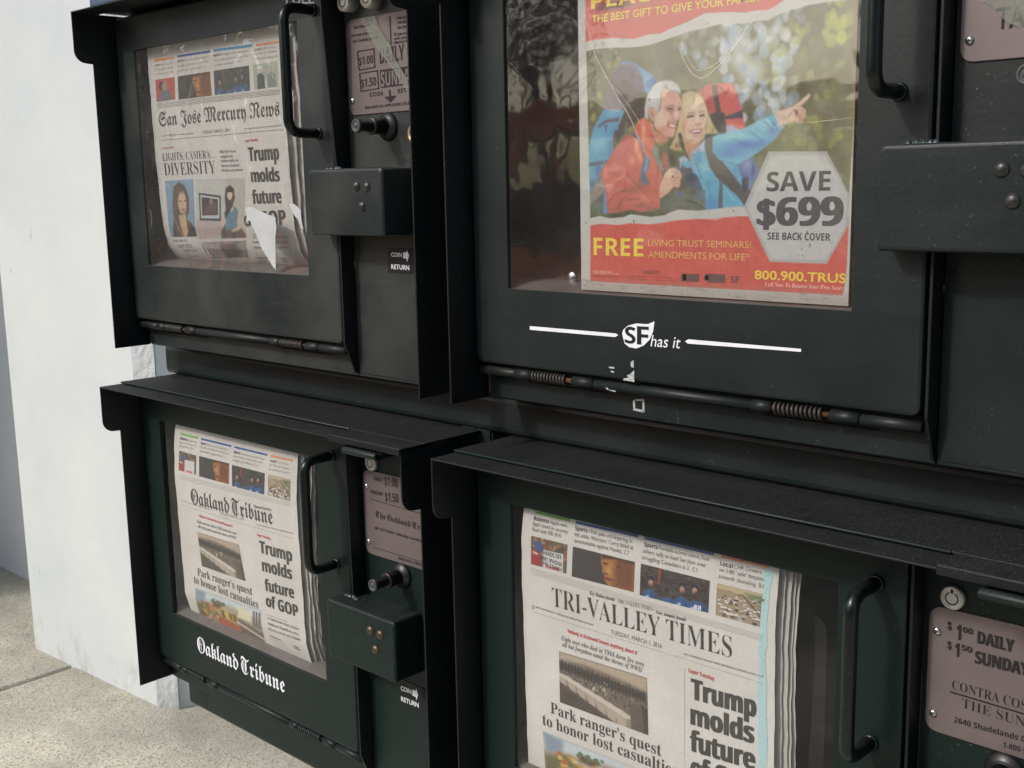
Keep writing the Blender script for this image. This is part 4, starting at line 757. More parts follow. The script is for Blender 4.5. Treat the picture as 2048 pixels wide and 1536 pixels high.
def ad_picture():
    c=Canvas(560,588,(206,203,196)); P=lambda k:np.array(AD[k],float)/1000
    S=.0035
    c.a+=c.noise(.05,3)[...,None]
    ph=c.mask(P('photo'),S); keep=c.a.copy()
    # out-of-focus wood behind the hikers
    c.a[:]=np.array((96,97,68)); c.a+=(c.x*22)[...,None]*np.array((1,1,.8))+c.noise(.08,12)[...,None]+c.noise(.03,9)[...,None]*np.array((1,1.05,.6))
    X=lambda px,py:((px-1153)/(1718-1153)*1.0,(py-0)/615*.99+.01)
    def spots(n,x0,x1,y0,y1,r,cols,a):
        for i in range(n):
            x,y=X(x0+(x1-x0)*rng.random(),y0+(y1-y0)*rng.random()); q=r*(.5+rng.random()); c.ell(x,y,q,q*1.05,cols[rng.integers(len(cols))],.35,a*(.5+.5*rng.random()))
    gy=[(158,170,76),(120,130,66),(190,194,96),(98,106,66)]; bl=[(176,196,214),(206,218,228),(150,172,196),(232,236,238)]
    spots(90,1175,1330,100,330,.010,gy,.55); spots(70,1330,1700,70,330,.013,[(120,120,88),(104,104,82),(140,138,92)],.6)
    spots(55,1385,1480,80,200,.013,bl+[(130,140,120)],.55); spots(45,1560,1625,50,140,.012,bl,.5)
    for (px,py,rx,ry) in((1505,190,.05,.05),(1530,215,.06,.045),(1560,165,.05,.03),(1500,160,.04,.04),(1575,150,.03,.02),(1520,250,.04,.03),(1575,275,.03,.03),(1480,130,.03,.03),(1400,100,.05,.04),(1590,195,.03,.02)):
        x,y=X(px,py); c.ell(x,y,rx,ry,(226,232,236),1,.95)
    spots(110,1470,1610,120,300,.016,bl,.75)
    spots(50,1620,1710,10,80,.022,[(206,210,110),(190,196,96),(222,222,140)],.6); spots(34,1650,1710,80,180,.016,[(204,212,96),(180,186,90)],.6); spots(26,1560,1640,150,240,.012,[(172,182,86),(150,166,80)],.6); spots(30,1600,1700,200,340,.016,gy,.45); spots(20,1590,1700,280,420,.012,[(176,180,90)],.4)
    x,y=X(1352,105); c.ell(x,y,.066,.045,(138,126,106),.25,.75)
    def p(k,col,**kw): c.poly(P(k),col,**dict(dict(soft=S*1.3),**kw))
    for e in ADL:                                        # the two hikers, layer by layer, each with soft lights and shades
        if e[0]=='s':
            for pts in e[1]: c.stroke(np.array(pts,float)/1000,e[3]*.001,e[2],e[4],e[5]*.001)
            continue
        m=c.mask(np.array(e[1],float)/1000,e[3]*.001)*e[4]; lay=np.ones(c.a.shape)*np.array(e[2],float); lay+=c.noise(.03,3.)[...,None]
        for x,y,rx,ry,col,al in e[5]:
            d2=((c.x-x/1000)/(max(rx,2)/1000))**2+((c.y-y/1000)/(max(ry,2)/1000))**2; w=(np.exp(-d2*1.1)*al)[...,None]; lay+=(np.array(col,float)-lay)*w
        c.a+=(lay-c.a)*m[...,None]
    q=c.a; c.a=(q*4+2*(np.roll(q,1,0)+np.roll(q,-1,0)+np.roll(q,1,1)+np.roll(q,-1,1))+np.roll(np.roll(q,1,0),1,1)+np.roll(np.roll(q,1,0),-1,1)+np.roll(np.roll(q,-1,0),1,1)+np.roll(np.roll(q,-1,0),-1,1))/16
    c.a+=c.noise(.004,3.5)[...,None]
    img=c.a.copy(); c.a=keep; c.blend(ph,img)
    red=(214,84,72)
    for k in('redtop','redbot'): p(k,red,grain=3,soft=.004)
    x,y=X(1235,70); c.ell(x,y,.10,.018,(40,30,28),.9,.85); c.ell(x+.02,y-.012,.07,.03,(110,50,44),1,.6)
    x,y=X(1280,76); c.ell(x,y,.12,.008,(150,148,142),1,.5); x,y=X(1480,38); c.poly([x-.1,y+.028,x+.14,y-.02,x+.14,y-.016,x-.1,y+.034],(96,92,86),.004,.8)
    p('hex',(182,180,178),soft=S); p('hexin',(206,205,202),soft=S*2,shade=((188,187,186),(-.8,0,1.4)))
    for i in range(420):                                 # print wear and grime specks, thickest along the lower edge
        x=rng.random(); y=1-abs(rng.normal(0,.16)) if i<260 else rng.random(); r=.0008+.0022*rng.random()**2; c.ell(x,y,r*1.4,r,(74,66,60),.8,.75)
    for i in range(40): x=rng.random(); y=.965+.03*rng.random(); c.poly([x,y,x+.05*rng.random(),y+.002,x+.05*rng.random(),y+.004],(120,112,100),.003,.7)
    c.poly([0,.968,1,.968,1,1.05,0,1.05],(150,143,130),.03,.45)
    for i in range(14):
        x=.1+.8*rng.random(); y=.25+.6*rng.random(); c.poly([x,y,x+.004,y+.001,x+.006,y+.012*rng.random(),x+.002,y+.01],(50,46,44),.003,.8)
    c.poly([.985,0,1,0,1,.6,.99,.6],(150,130,90),.01,.5)
    return c.finish(2.5)
def picture_grid(mb_or_none,name,corners,img,fy,material,parent=None):
    h,w=img.shape[:2]; u=(np.arange(w+1)/w)[None,:,None]; v=(np.arange(h+1)/h)[:,None,None]; q=np.array(corners,float).reshape(4,2)*1e-5
    pt=(q[0]*(1-u)+q[1]*u)*(1-v)+(q[3]*(1-u)+q[2]*u)*v
    x=pt[...,0].ravel(); z=pt[...,1].ravel(); y=fy(z)
    co=np.stack([x,y,z],1); idx=(np.arange(h)[:,None]*(w+1)+np.arange(w)[None,:]).ravel()
    faces=np.stack([idx,idx+w+1,idx+w+2,idx+1],1)
    me=bpy.data.meshes.new(name); me.vertices.add(len(co)); me.vertices.foreach_set('co',co.ravel().astype('f'))
    me.loops.add(len(faces)*4); me.loops.foreach_set('vertex_index',faces.ravel().astype('i')); me.polygons.add(len(faces))
    me.polygons.foreach_set('loop_start',np.arange(len(faces),dtype='i')*4); me.update(calc_edges=True); me.validate()
    a=img/255.; lin=np.where(a<=.04045,a/12.92,((a+.055)/1.055)**2.4).reshape(-1,3)
    ca=me.color_attributes.new('Col','FLOAT_COLOR','CORNER'); buf=np.ones((len(faces),4,4),'f'); buf[:,:,:3]=lin[:,None,:]; ca.data.foreach_set('color',buf.ravel())
    me.materials.append(M[material]); me.polygons.foreach_set('use_smooth',np.ones(len(faces),bool)); o=bpy.data.objects.new(name,me); COL.objects.link(o)
    if parent is not None: child(o,parent)
    return o
INKMAP={'blue':'bluebar'}
def print_on(mb,sf,fy,sel=lambda x,z:True,lift=0):
    """lays the lettering and colour bars of one printed face on its surface"""
    for s,txt,st,x0,z0,x1,z1,h,col in TEXTS:
        if s!=sf or not sel(x0*1e-5,z0*1e-5): continue
        v,f=text_mesh(txt,st); dl=0
        if st.endswith('+') and st!='n+': v,f,dl=bolden(v,f,.055*abs(h)/max(1,math.hypot(x1-x0,z1-z0)))
        X=(x0+(x1-x0)*v[:,0])*1e-5; Z=(z0+(z1-z0)*v[:,0]+h*v[:,1])*1e-5
        mb.add(np.stack([X,fy(Z)-lift-dl,Z],1),f,INKMAP.get(col,col))
    for s,col,p in BARS:
        if s!=sf or not sel(p[0]*1e-5,p[1]*1e-5): continue
        q=np.array(p,float).reshape(-1,2)*1e-5
        mb.add(np.stack([q[:,0],fy(q[:,1])-lift-.00005,q[:,1]],1),[tuple(range(len(q)))],INKMAP.get(col,col))
# ------------------------------------------------ a newspaper: front page with its printing, folded pages behind it
def newspaper(name,label,sf,cv,xl,xr,zt_,zb,layers,stripe=False,wob=.0004):
    fy=curve(cv); root=empty(name,((xl+xr)/2,float(fy(zb))+.004,zb)); tag(root,label,'newspaper','newspapers in the box windows')
    zs=np.linspace(zt_,zb,44); mb=MB(); mb.keep=True
    def edge(z,k): return wob*(math.sin(z*140+k)+.6*math.sin(z*331+2*k))
    nx=24; V=[];F=[]
    for i,z in enumerate(zs):
        a=xl+edge(z,0); b=xr+edge(z,3)
        for j in range(nx+1): x=a+(b-a)*j/nx; V.append((x,float(fy(z)),z))
    for i in range(len(zs)-1):
        for j in range(nx): k=i*(nx+1)+j; F.append((k,k+nx+1,k+nx+2,k+1))
    mb.add(V,F,'paper',True)
    print_on(mb,sf,fy,lift=.00025)
    if stripe:
        q=np.array(STRIPE,float).reshape(-1,2)*1e-5; n=q[:,1].argmin(); ra=q[:n+1][::-1]; la=np.concatenate([q[n+1:],q[:1]]); V=[];F=[]
        zz=np.linspace(zb+.0004,min(ra[-1,1],la[-1,1])-.0002,90)
        for z in zz:
            for arr in(la,ra): V.append((float(np.interp(z,arr[:,1],arr[:,0]))+.0005*(random.random()-.5),float(fy(z))-.0002,z))
        for i in range(89): F.append((2*i,2*i+1,2*i+3,2*i+2))
        mb.add(V,F,'cyan')
    mb.build('front_page',root)
    for s,n,p in PICS:
        if s!=sf: continue
        img=PICF[n](1) if (n=='hockey' and sf=='s') else PICF[n]()
        picture_grid(None,'page_photograph',p,img,lambda z:fy(z)-.00018,'photo',root)
    for dy,dx,dz in layers:                              # the sheets folded behind it
        b=MB(); b.keep=True; V=[];F=[]; c=random.random()*6
        for i,z in enumerate(zs):
            a=xl+.002+edge(z,c); r=xr+dx+edge(z,c+2)*1.6; y=float(fy(z))+dy*(1+.15*math.sin(z*30+c))
            for j in range(7): x=a+(r-a)*j/6; V.append((x,y+.0015*(j/6)**3,z+dz))
        for i in range(len(zs)-1):
            for j in range(6): k=i*7+j; F.append((k,k+7,k+8,k+1))
        b.add(V,F,'innerpaper',True); b.build('inner_pages',root)
    return root
# ------------------------------------------------ one newspaper box
def news_box(label,x0,zt,sf_sel,P='paint',locks=1,single_rivet='darkrivet',upper=True,cover=None,holder=None,pane_m='pane',gusset_top=-.012):
    H=.366; zb=zt-H; root=empty('newspaper_box',(x0+.256,.15,zb)); tag(root,label,'newspaper box','newspaper boxes stacked two high on the rack')
    # hood: side plates with tabs, visor, stepped top
    b=MB()
    def side(xa,xb):
        pts=[(.018,zt-.0006),(-.0465,zt-.0006)]; r=.013
        for k in range(7): a=math.radians(180+90*k/6); pts.append((-.0465+r+r*math.cos(a),zt-.053+r+r*math.sin(a)))
        pts+=[(-.0258,zt-.0535),(-.0258,zb),(.018,zb)]
        b.prism(pts,'x',xa,xb,'black')
    side(x0-.0016,x0); side(x0+.5117,x0+.5133)
    b.box(x0-.0016,x0+.417,-.0467,-.0170,zt-.0012,zt+.0002,'black')                      # visor plate
    b.box(x0-.0016,x0+.5133,-.0200,.305,zt+.0012,zt+.0026,'black')                       # top plate, one step higher
    b.tube([(x0-.0012,-.0200,zt+.0019),(x0+.414,-.0200,zt+.0019)],.0012,P,8)        # rolled edge of the step
    b.box(x0+.4172,x0+.5133,-.0467,-.0200,zt+.0010,zt+.0024,'black')
    b.box(x0+.4172,x0+.5129,-.0479,-.0468,zt-.0034,zt+.0022,'black')                      # turned-down lip over the coin side
    b.lathe((x0+.463,-.0340,zt+.0025),(0,0,1),[(.0032,-.0005),(.0032,.0002)],'void',16)
    b.build('hood',root,.0005)
    b=MB(); b.tube([(x0+.443,-.0505,zt-.0075),(x0+.487,-.0505,zt-.0075)],.0031,P,12); b.box(x0+.443,x0+.487,-.0505,.0136,zt-.0106,zt-.0060,P); b.build('coin_slot_lip',root,.0004)
    # cabinet: shell and dark inside
    b=MB()
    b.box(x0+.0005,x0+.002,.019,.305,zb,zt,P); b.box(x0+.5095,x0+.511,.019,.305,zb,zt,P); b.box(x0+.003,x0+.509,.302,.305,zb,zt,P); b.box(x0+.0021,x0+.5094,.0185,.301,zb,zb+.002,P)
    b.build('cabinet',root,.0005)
    b=MB(); b.box(x0+.003,x0+.39,.120,.123,zb+.003,zt-.004,'inside'); b.box(x0+.0031,x0+.005,.019,.1195,zb+.003,zt-.004,'inside'); b.box(x0+.386,x0+.3875,.019,.1195,zb+.003,zt-.004,'inside'); b.build('compartment',root)
    b=MB(); V=[(x0+.008,.0035,zt-.2725),(x0+.376,.0035,zt-.2725),(x0+.376,.0175,zt-.2675),(x0+.008,.0175,zt-.2675),(x0+.376,.118,zt-.258),(x0+.008,.118,zt-.258)]
    b.add(V,[(0,1,2,3),(3,2,4,5)],'ledge'); b.build('paper_ledge',root)
    # door: pan with a window opening
    d0,d1,dz0,dz1=x0+.0035,x0+.3800,zt-.3335,zt-.004; w0,w1,wz0,wz1=x0+.0410,x0+.3340,zt-.2725,zt-.0402
    b=MB(); ins=.0022
    b.loft([rrect(d0,d1,dz0,dz1,.006,.0125),rrect(d0,d1,dz0,dz1,.006,ins),rrect(d0+.0006,d1-.0006,dz0+.0006,dz1-.0006,.0058,.0007),rrect(d0+ins,d1-ins,dz0+ins,dz1-ins,.005,0),
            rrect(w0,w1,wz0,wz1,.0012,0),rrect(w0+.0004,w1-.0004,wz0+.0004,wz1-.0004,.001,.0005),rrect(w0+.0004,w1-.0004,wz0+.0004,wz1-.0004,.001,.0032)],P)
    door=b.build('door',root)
    b=MB(); b.keep=True
    b.add([(w0-.004,.0022,wz0-.004),(w1+.004,.0022,wz0-.004),(w1+.004,.0022,wz1+.004),(w0-.004,.0022,wz1+.004)],[(0,1,2,3)],pane_m); pane_o=b.build('window_pane',door)
    hx=x0+.3595
    b=MB(); b.tube(bendpath([(hx,.002,zt-.0345),(hx,-.033,zt-.0345),(hx,-.033,zt-.1420),(hx,.002,zt-.1420)],.013,7),.0046,'handle',16)
    for z in(-.0345,-.1420): b.lathe((hx,-.0005,zt+z),(0,-1,0),[(.0056,-.001),(.0056,.0012),(.0047,.002)],'handle',18)
    b.build('handle',door)
    b=MB(); print_on(b,'d',lambda z:z*0-.0003,sf_sel); print_on(b,'D',lambda z:z*0-.0006,sf_sel)
    if b.f: b.build('door_lettering',door)
    # hinge along the foot of the door
    b=MB(); hz=zt-.3405; hy=.0052; hm='hinge' if upper else P
    for a,c in((.006,.062),(.1255,.276),(.3405,.3795)): b.tube([(x0+a,hy,hz),(x0+c,hy,hz)],.0037,hm,14)
    for a,c in((.104,.124),(.3195,.339),(.044,.0615),(.262,.2765)): b.tube([(x0+a,hy,hz),(x0+c,hy,hz)],.0041,hm,14)
    b.tube([(x0+.061,hy,hz),(x0+.320,hy,hz)],.0020,'rust' if upper else 'hinge',8); hg=b.build('hinge',root)
    for a,c in((.0625,.0975),(.2785,.3145)):
        s=MB(); n=11; s.tube([(x0+a+(c-a)*i/(n*14),hy+.0036*math.cos(2*math.pi*i/14),hz+.0036*math.sin(2*math.pi*i/14)) for i in range(n*14+1)],.00115,'spring' if upper else 'springlow',6); s.build('hinge_spring',hg)
    b=MB(); b.box(x0+.0065,x0+.3845,.0140,.0180,zb+.002,zt-.3350,P)
    for a in(.047,.265): b.box(x0+a,x0+a+.083,.0128,.0139,zt-.3485,zt-.3474,'void')
    if upper and x0>-1: b.box(x0+.0050,x0+.0066,.0128,.0175,zt-.3615,zt-.346,'rust')
    b.build('kick_panel',root,.0005)
    k=MB(); print_on(k,'k',lambda z:z*0+.0137,sf_sel)
    if k.f: k.build('sticker_remains',root)
    # divider plate between door and coin column
    b=MB(); g0=gusset_top
    pts=[(.0138,zt-.005),(g0,zt-.005),(g0*.9,zt-.045),(-.0015,zt-.17),(-.001,zt-.333),(.004,zt-.345),(.0105,zt-.3615),(.0138,zt-.3615)]
    b.prism(pts,'x',x0+.3832,x0+.3852,'black'); b.lathe((x0+.3853,.0085,zt-.3395),(1,0,0),[(.0028,-.0004),(.0028,.0002)],'void',14); b.build('divider_plate',root,.0004)
    # coin column
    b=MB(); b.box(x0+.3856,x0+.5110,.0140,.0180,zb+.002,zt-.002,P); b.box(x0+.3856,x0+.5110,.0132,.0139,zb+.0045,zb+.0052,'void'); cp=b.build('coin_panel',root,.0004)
    b=MB(); b.box(x0+.4620,x0+.4800,.0128,.0139,zt-.2655,zt-.2440,'void'); b.build('coin_return_slot',cp)
    if abs(x0)>1:
        b=MB(); b.box(x0+.433,x0+.4618,.0135,.01395,zt-.2665,zt-.2440,'black'); b.build('return_sticker',cp)
    b=MB(); print_on(b,'c',lambda z:z*0+.0133,sf_sel)
    if b.f: b.build('return_lettering',cp)
    # price plate with its screws and print
    pz1,pz0=zt-.0455,zt-.1275
    b=MB(); b.loft([rrect(x0+.3890,x0+.5000,pz0,pz1,.0075,.0139),rrect(x0+.3890,x0+.5000,pz0,pz1,.0075,.0129),rrect(x0+.3893,x0+.4997,pz0+.0003,pz1-.0003,.0073,.0127)],'plate',False,True,True); pp=b.build('price_plate',root)
    b=MB(); print_on(b,'p',lambda z:z*0+.01245,sf_sel); print_on(b,'P',lambda z:z*0+.0122,sf_sel)
    if b.f: b.build('price_lettering',pp)
    for z in((-.0612,-.1155) if locks!=2 else (-.1150,)):
        for xx in(.3943,.4945):
            b=MB(); b.lathe((x0+xx,.0128,zt+z),(0,-1,0),[(.0026,0),(.0026,.0006),(.0022,.0014),(.0012,.0019),(.0,.0020)],'steel',18)
            for w,h in((.0028,.0005),(.0005,.0028)): b.box(x0+xx-w/2,x0+xx+w/2,.01065,.0113,zt+z-h/2,zt+z+h/2,'spring')
            b.build('screw',pp)
    for q in FILMS:
        p=np.array(q,float).reshape(-1,2)*1e-5
        if sf_sel(p[0,0],p[0,1]): b=MB(); b.keep=True; b.add([(x,.0112,z) for x,z in p],[tuple(range(len(p)))],'sticker'); b.build('peeling_film',pp)
    # coin return button
    b=MB(); b.lathe((x0+.4395,.0139,zt-.1395),(0,-1,0),[(.0125,0),(.0125,.001),(.0115,.003),(.0085,.0045),(.0078,.005),(.0078,.0052)],'chrome' if False else 'rubber',28)
    b.lathe((x0+.4395,.0090,zt-.1395),(0,-1,0),[(.0068,0),(.0068,.013),(.0074,.0132),(.0074,.0150),(.0060,.0152)],'rubber',28)
    b.lathe((x0+.4395,-.006,zt-.1395),(0,-1,0),[(.0048,0),(.0048,.0125),(.0058,.0128),(.0060,.0150),(.0057,.0162)],'rubber',28)
    b.lathe((x0+.4395,-.0222,zt-.1395),(0,-1,0),[(.0055,0),(.0055,.0003),(.0040,.00032),(.0040,.0001),(.0018,.00012),(.0018,.0004)],'buttonface',28); b.build('coin_button',root)
    def keylock(x,z,r,dep,m):
        b=MB(); y=.0139-dep; b.lathe((x,.0139,z),(0,-1,0),[(r*1.03,0),(r*1.03,dep-.0012),(r*.97,dep-.0002),(r*.92,dep)],m,36)
        ring=[(x+r*.52*math.sin(t),y-.00005,z+r*.52*math.cos(t)) for t in [math.radians(28+304*k/30) for k in range(31)]]
        b.tube(ring,r*.055,'void',6); b.box(x-r*.10,x+r*.10,y-.00035,y+.0004,z+r*.46,z+r*.80,'void'); b.build('key_lock',root)
    if locks==2:
        keylock(x0+.3985,zt-.0320,.0078,.012,'lockface'); keylock(x0+.4300,zt-.0325,.0078,.012,'lockface')
        b=MB(); b.lathe((x0+.4745,.0139,zt-.1475),(0,-1,0),[(.0092,0),(.0092,.0012),(.0082,.0022),(.0052,.0022),(.0048,.0012),(.0044,.0022),(.0,.0023)],'brass',28); b.box(x0+.4742,x0+.4748,.0105,.0118,zt-.1500,zt-.1450,'void'); b.build('brass_lock',root)
    else: keylock(x0+.4035,zt-.0372,.0073,.004,'lockface')
    # lock cover welded to the door, with its rivets
    c0,c1,cz1,cz0=cover; b=MB(); r=.0035
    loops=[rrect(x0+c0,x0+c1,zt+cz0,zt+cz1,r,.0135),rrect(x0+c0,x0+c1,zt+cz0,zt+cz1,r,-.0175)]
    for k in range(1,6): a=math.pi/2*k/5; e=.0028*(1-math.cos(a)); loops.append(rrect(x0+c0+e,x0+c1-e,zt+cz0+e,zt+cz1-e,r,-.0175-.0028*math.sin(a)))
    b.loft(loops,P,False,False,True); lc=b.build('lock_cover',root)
    b=MB()
    for i in range(9): b.lathe((x0+c0+.008+.0022*i+.001*random.random(),-.0035+.003*random.random(),zt+cz1-.001),(0,0,1),[(.0026,0),(.0024,.0015),(.0012,.0026+.001*random.random())],'weld',9)
    b.build('weld',lc)
    for dx,dz in((0,0),(.0139,-.0006),(.0065,-.0169)):
        b=MB(); b.lathe((x0+c1-.0335+dx,-.0202,zt+cz1-.0157+dz),(0,-1,0),[(.0046,-.0006),(.0044,.0006),(.0034,.0017),(.0018,.0024),(0,.0026)],single_rivet,20); b.build('rivet',lc)
    if holder:
        h0,h1,hzt=holder; b=MB(); b.keep=True
        if upper: b.lathe((-.5865,.0285,-.0722),(0,-1,0),[(.0052,0),(.0048,.0012),(.003,.002),(0,.0023)],'steel',16)
        L=rrect(h0,h1,zt-.27,hzt,.012,.030); b.add(L,[tuple(range(len(L)))],'acrylic'); b.tube([(p[0],p[1],p[2]) for p in L[:5]][::-1]+[],.0004,'acrylic',5); b.build('paper_holder',root)
    for w,p in SCR:
        q=np.array(p,float).reshape(-1,2)*1e-5
        if not(sf_sel(q[0,0],q[0,1])): continue
        b=MB(); b.keep=True; n=len(q); V=[]
        pp2=[Vector((a,0,c)) for a,c in q]; fine=[]
        for i in range(n-1):
            for k in range(6):
                t=k/6; p0=pp2[max(i-1,0)];p1=pp2[i];p2=pp2[i+1];p3=pp2[min(i+2,n-1)]
                fine.append(.5*((2*p1)+(p2-p0)*t+(2*p0-5*p1+4*p2-p3)*t*t+(3*p1-p0-3*p2+p3)*t**3))
        fine.append(pp2[-1]); F=[]
        for i,c in enumerate(fine):
            t=(fine[min(i+1,len(fine)-1)]-fine[max(i-1,0)]).normalized(); nrm=Vector((t.z,0,-t.x)); hw=w*.000028*(.15+.85*math.sin(math.pi*min(1,max(0,i/(len(fine)-1))))**.6)*(.7+.5*random.random())
            V+=[(c.x+nrm.x*hw,.0014,c.z+nrm.z*hw),(c.x-nrm.x*hw,.0014,c.z-nrm.z*hw)]
        for i in range(len(fine)-1): F.append((2*i,2*i+1,2*i+3,2*i+2))
        b.add(V,F,'streak'); b.build('pane_streak',pane_o)  # pale curved streaks drawn on the pane
    return root
isL=lambda x:x<-.69
SEL=dict(SJ=lambda x,z:isL(x) and z>-.2,SF=lambda x,z:not isL(x) and z>-.2,OT=lambda x,z:isL(x) and z<=-.2,TV=lambda x,z:not isL(x) and z<=-.2)
news_box('dark green newspaper box with two round key locks above its boxed prices',-1.2215,.1915,SEL['SJ'],'paint_glow',2,'darkrivet',True,(.3665,.4685,-.1745,-.2325),None,'film')
news_box('dark green newspaper box with a white SF logo between two white bars',-.6700,.1915,SEL['SF'],'paint',1,'darkrivet',True,(.3575,.4620,-.1725,-.2335),(-.633,-.40,.121),'oldpane',-.003)
news_box('dark green newspaper box with white blackletter lettering on its door, nearest the sidewalk',-1.2245,-.2165,SEL['OT'],'paint_low',1,'bronze',False,(.3665,.4650,-.1695,-.2280),(-1.1790,-.905,-.2985),'pane',-.004)
news_box('dark green newspaper box at lower right holding the paper with a cyan stripe',-.6730,-.2165,SEL['TV'],'paint_low',1,'bronze',False,(.3665,.4650,-.1700,-.2290),(-.6250,-.362,-.2960),'pane',-.003)
# ------------------------------------------------ papers and card
newspaper('newspaper','newspaper with two women pictured under a headline about diversity, behind wrinkled plastic','s',SJC,-1.1735,-.9290,.1560,-.0800,[(.0035,.006,0),(.007,.011,0),(.011,.016,0)])
newspaper('folded_newspaper','folded newspaper with blackletter masthead standing on the bare metal ledge','o',OTC,-1.1672,-.9345,-.2540,-.4880,[(.003,.004,0),(.006,.007,.001),(.009,.009,.001),(.012,.010,.002)])
newspaper('folded_newspaper','folded newspaper with wide roman capital masthead and torn cyan stripe down its right side','t',TVC,-.6260,-.3885,-.2540,-.4890,[(.0035,.003,0),(.0055,.0065,-.002),(.0075,.0085,0),(.0095,.0105,-.003)],True,.00022)
def ad_card():
    root=empty('advertising_card',(-.4505,.0065,-.0785)); tag(root,'red advertising card with two hikers, torn paper edges and a grey SAVE $699 hexagon','advertising card')
    fy=lambda z:z*0+.006
    x0,x1,z1,z0=-55950,-34100,15150,-7850
    o=picture_grid(None,'card_face',[x0,z1,x1,z1,x1-60,z0,x0+120,z0],ad_picture(),fy,'adprint',root)
    b=MB(); print_on(b,'a',lambda z:z*0+.0058,lambda x,z:z>.06); b.build('card_heading',root)
    b=MB(); print_on(b,'a',lambda z:z*0+.0058,lambda x,z:z<=.06); b.build('card_lettering',root)
    b=MB(); b.box(x0*1e-5+.0012,x1*1e-5-.0006,.0062,.0074,z0*1e-5+.0002,z1*1e-5,'innerpaper'); b.build('card_backing',root)
ad_card()
for q,l in zip(SCRAPS,('large torn white paper scrap stuck to the plastic over the headline','small pointed white paper scrap stuck to the plastic right of the large scrap')):
    p=np.array(q,float).reshape(-1,2)*1e-5; b=MB(); b.prism([(x,z) for x,z in p],'y',.0009,.0014,'scrap'); tag(b.build('paper_scrap'),l,'paper scrap','torn scraps on the upper left window')
# ------------------------------------------------ rack, wall, ground
GZ=-1.10
rk=empty('newspaper_rack',(-.4,.1,GZ)); tag(rk,'dark green rail and post rack carrying the four newspaper boxes','rack')
def rail(z0,z1,name):
    b=MB(); r=.006; L=[]
    b.loft([[(x,y,z) for (y,_,z) in rrect(.045,.095,z0,z1,r,0,4)] for x in(-1.2370,.42)],'paint' if z0>-.4 else 'paint_low',False,True,True); return b.build(name,rk,.0006)
rail(-.2135,-.1790,'upper_rail'); rail(-.6345,-.5960,'lower_rail')
b=MB(); b.box(-.7375,-.6985,.0500,.0940,GZ,-.2137,'paint'); b.build('post',rk,.003)
b=MB(); b.box(-.7355,-.7185,.0482,.0499,-.2440,-.1800,'paint'); b.box(-.7170,-.7005,.0482,.0499,-.2440,-.1800,'paint'); 
b.build('bracket',rk,.001)
b=MB(); b.box(.36,.40,.0500,.0940,GZ,-.2137,'paint'); b.build('post',rk,.003)
for x in(-.718,.38):
    b=MB(); b.box(x-.09,x+.09,-.02,.165,GZ-.002,GZ+.008,'paint'); b.build('foot_plate',rk,.002)
b=MB(); b.box(-1.2050,-.72,-.034,.02,.1945,.44,'blue'); tag(b.build('blue_panel',None,.002),'blue sheet-metal panel standing on top of the upper left newspaper box','panel')
# pillar with a chipped corner
b=MB(); pa=Vector((-2.714,.477)); pb=Vector((-2.178,.509)); pc=Vector((-2.1395,.536)); pd=Vector((-1.90,1.20)); pe=Vector((-2.70,1.25))
def wallface(mb,p,q,z0,z1,m,nx,nz,amp):
    V=[];F=[]; d=(q-p); nrm=Vector((d.y,-d.x)).normalized()
    for i in range(nz+1):
        for j in range(nx+1):
            u=j/nx; z=z0+(z1-z0)*i/nz; e=amp*(random.random()-.5) if 0<j<nx else amp*.5*(random.random()-.5); c=p+d*u+nrm*e; V.append((c.x,c.y,z))
    for i in range(nz):
        for j in range(nx): k=i*(nx+1)+j; F.append((k,k+1,k+nx+2,k+nx+1))
    mb.add(V,F,m)
Z0,Z1=GZ-.02,2.4
pts=[pa,pb,pc,pd,pe]; b.prism([(p.x,p.y) for p in pts],'z',Z0,Z1,'plaster'); pl=b.build('white_pillar',None,.004); tag(pl,'white plastered pillar with a rough chipped corner beside the newspaper boxes','pillar')
b=MB(); wallface(b,pb+Vector((-.004,-.003)),pc+Vector((.002,-.004)),Z0,.6,'chip',6,120,.0016); b.keep=True; o=b.build('chipped_edge',pl)
b=MB(); b.box(-9,-2.72,.69,1.0,Z0,3.2,'plaster'); tag(b.build('recessed_wall',None,.004),'white wall set back behind the pillar at the left edge','wall')
b=MB(); b.box(-4.6,-3.5,-.25,1.0,Z0,3.2,'plaster'); tag(b.build('white_pillar',None,.004),'added white pillar out of view, shading the recessed wall','pillar')  # unseen pillar, added to cast shade on the recessed wall
b=MB(); b.box(-1.86,6,1.25,1.5,Z0,3.2,'plaster'); tag(b.build('rear_wall',None,.004),'white wall standing behind the newspaper rack','wall')
def slab_sheet():
    b=MB(); xs=[-12,-9.5,-7.18,-4.86,-2.537,-.2,2.12,4.44,6.8,9.1]
    for i in range(len(xs)-1):
        b.loft([[(x,y,z) for x,y,z in ((xs[i]+.006+e,-2.5+.0+e,GZ+h),(xs[i+1]-.006-e,-2.5+e,GZ+h),(xs[i+1]-.006-e,1.6,GZ+h),(xs[i]+.006+e,1.6,GZ+h))] for e,h in((0,-.10),(0,-.005),(.004,0))],'walk',False,False,True)
    b.box(-12,9.1,-2.5,1.6,GZ-.06,GZ-.014,'void'); return b.build('sidewalk')
tag(slab_sheet(),kind='structure')
b=MB(); b.box(-40,40,-2.66,-2.503,GZ-.3,GZ+.002,'kerb'); tag(b.build('kerb',None,.012),kind='structure')
b=MB(); b.add([(-90,-90,GZ-.155),(90,-90,GZ-.155),(90,90,GZ-.155),(-90,90,GZ-.155)],[(0,1,2,3)],'asphalt'); tag(b.build('road'),kind='structure')
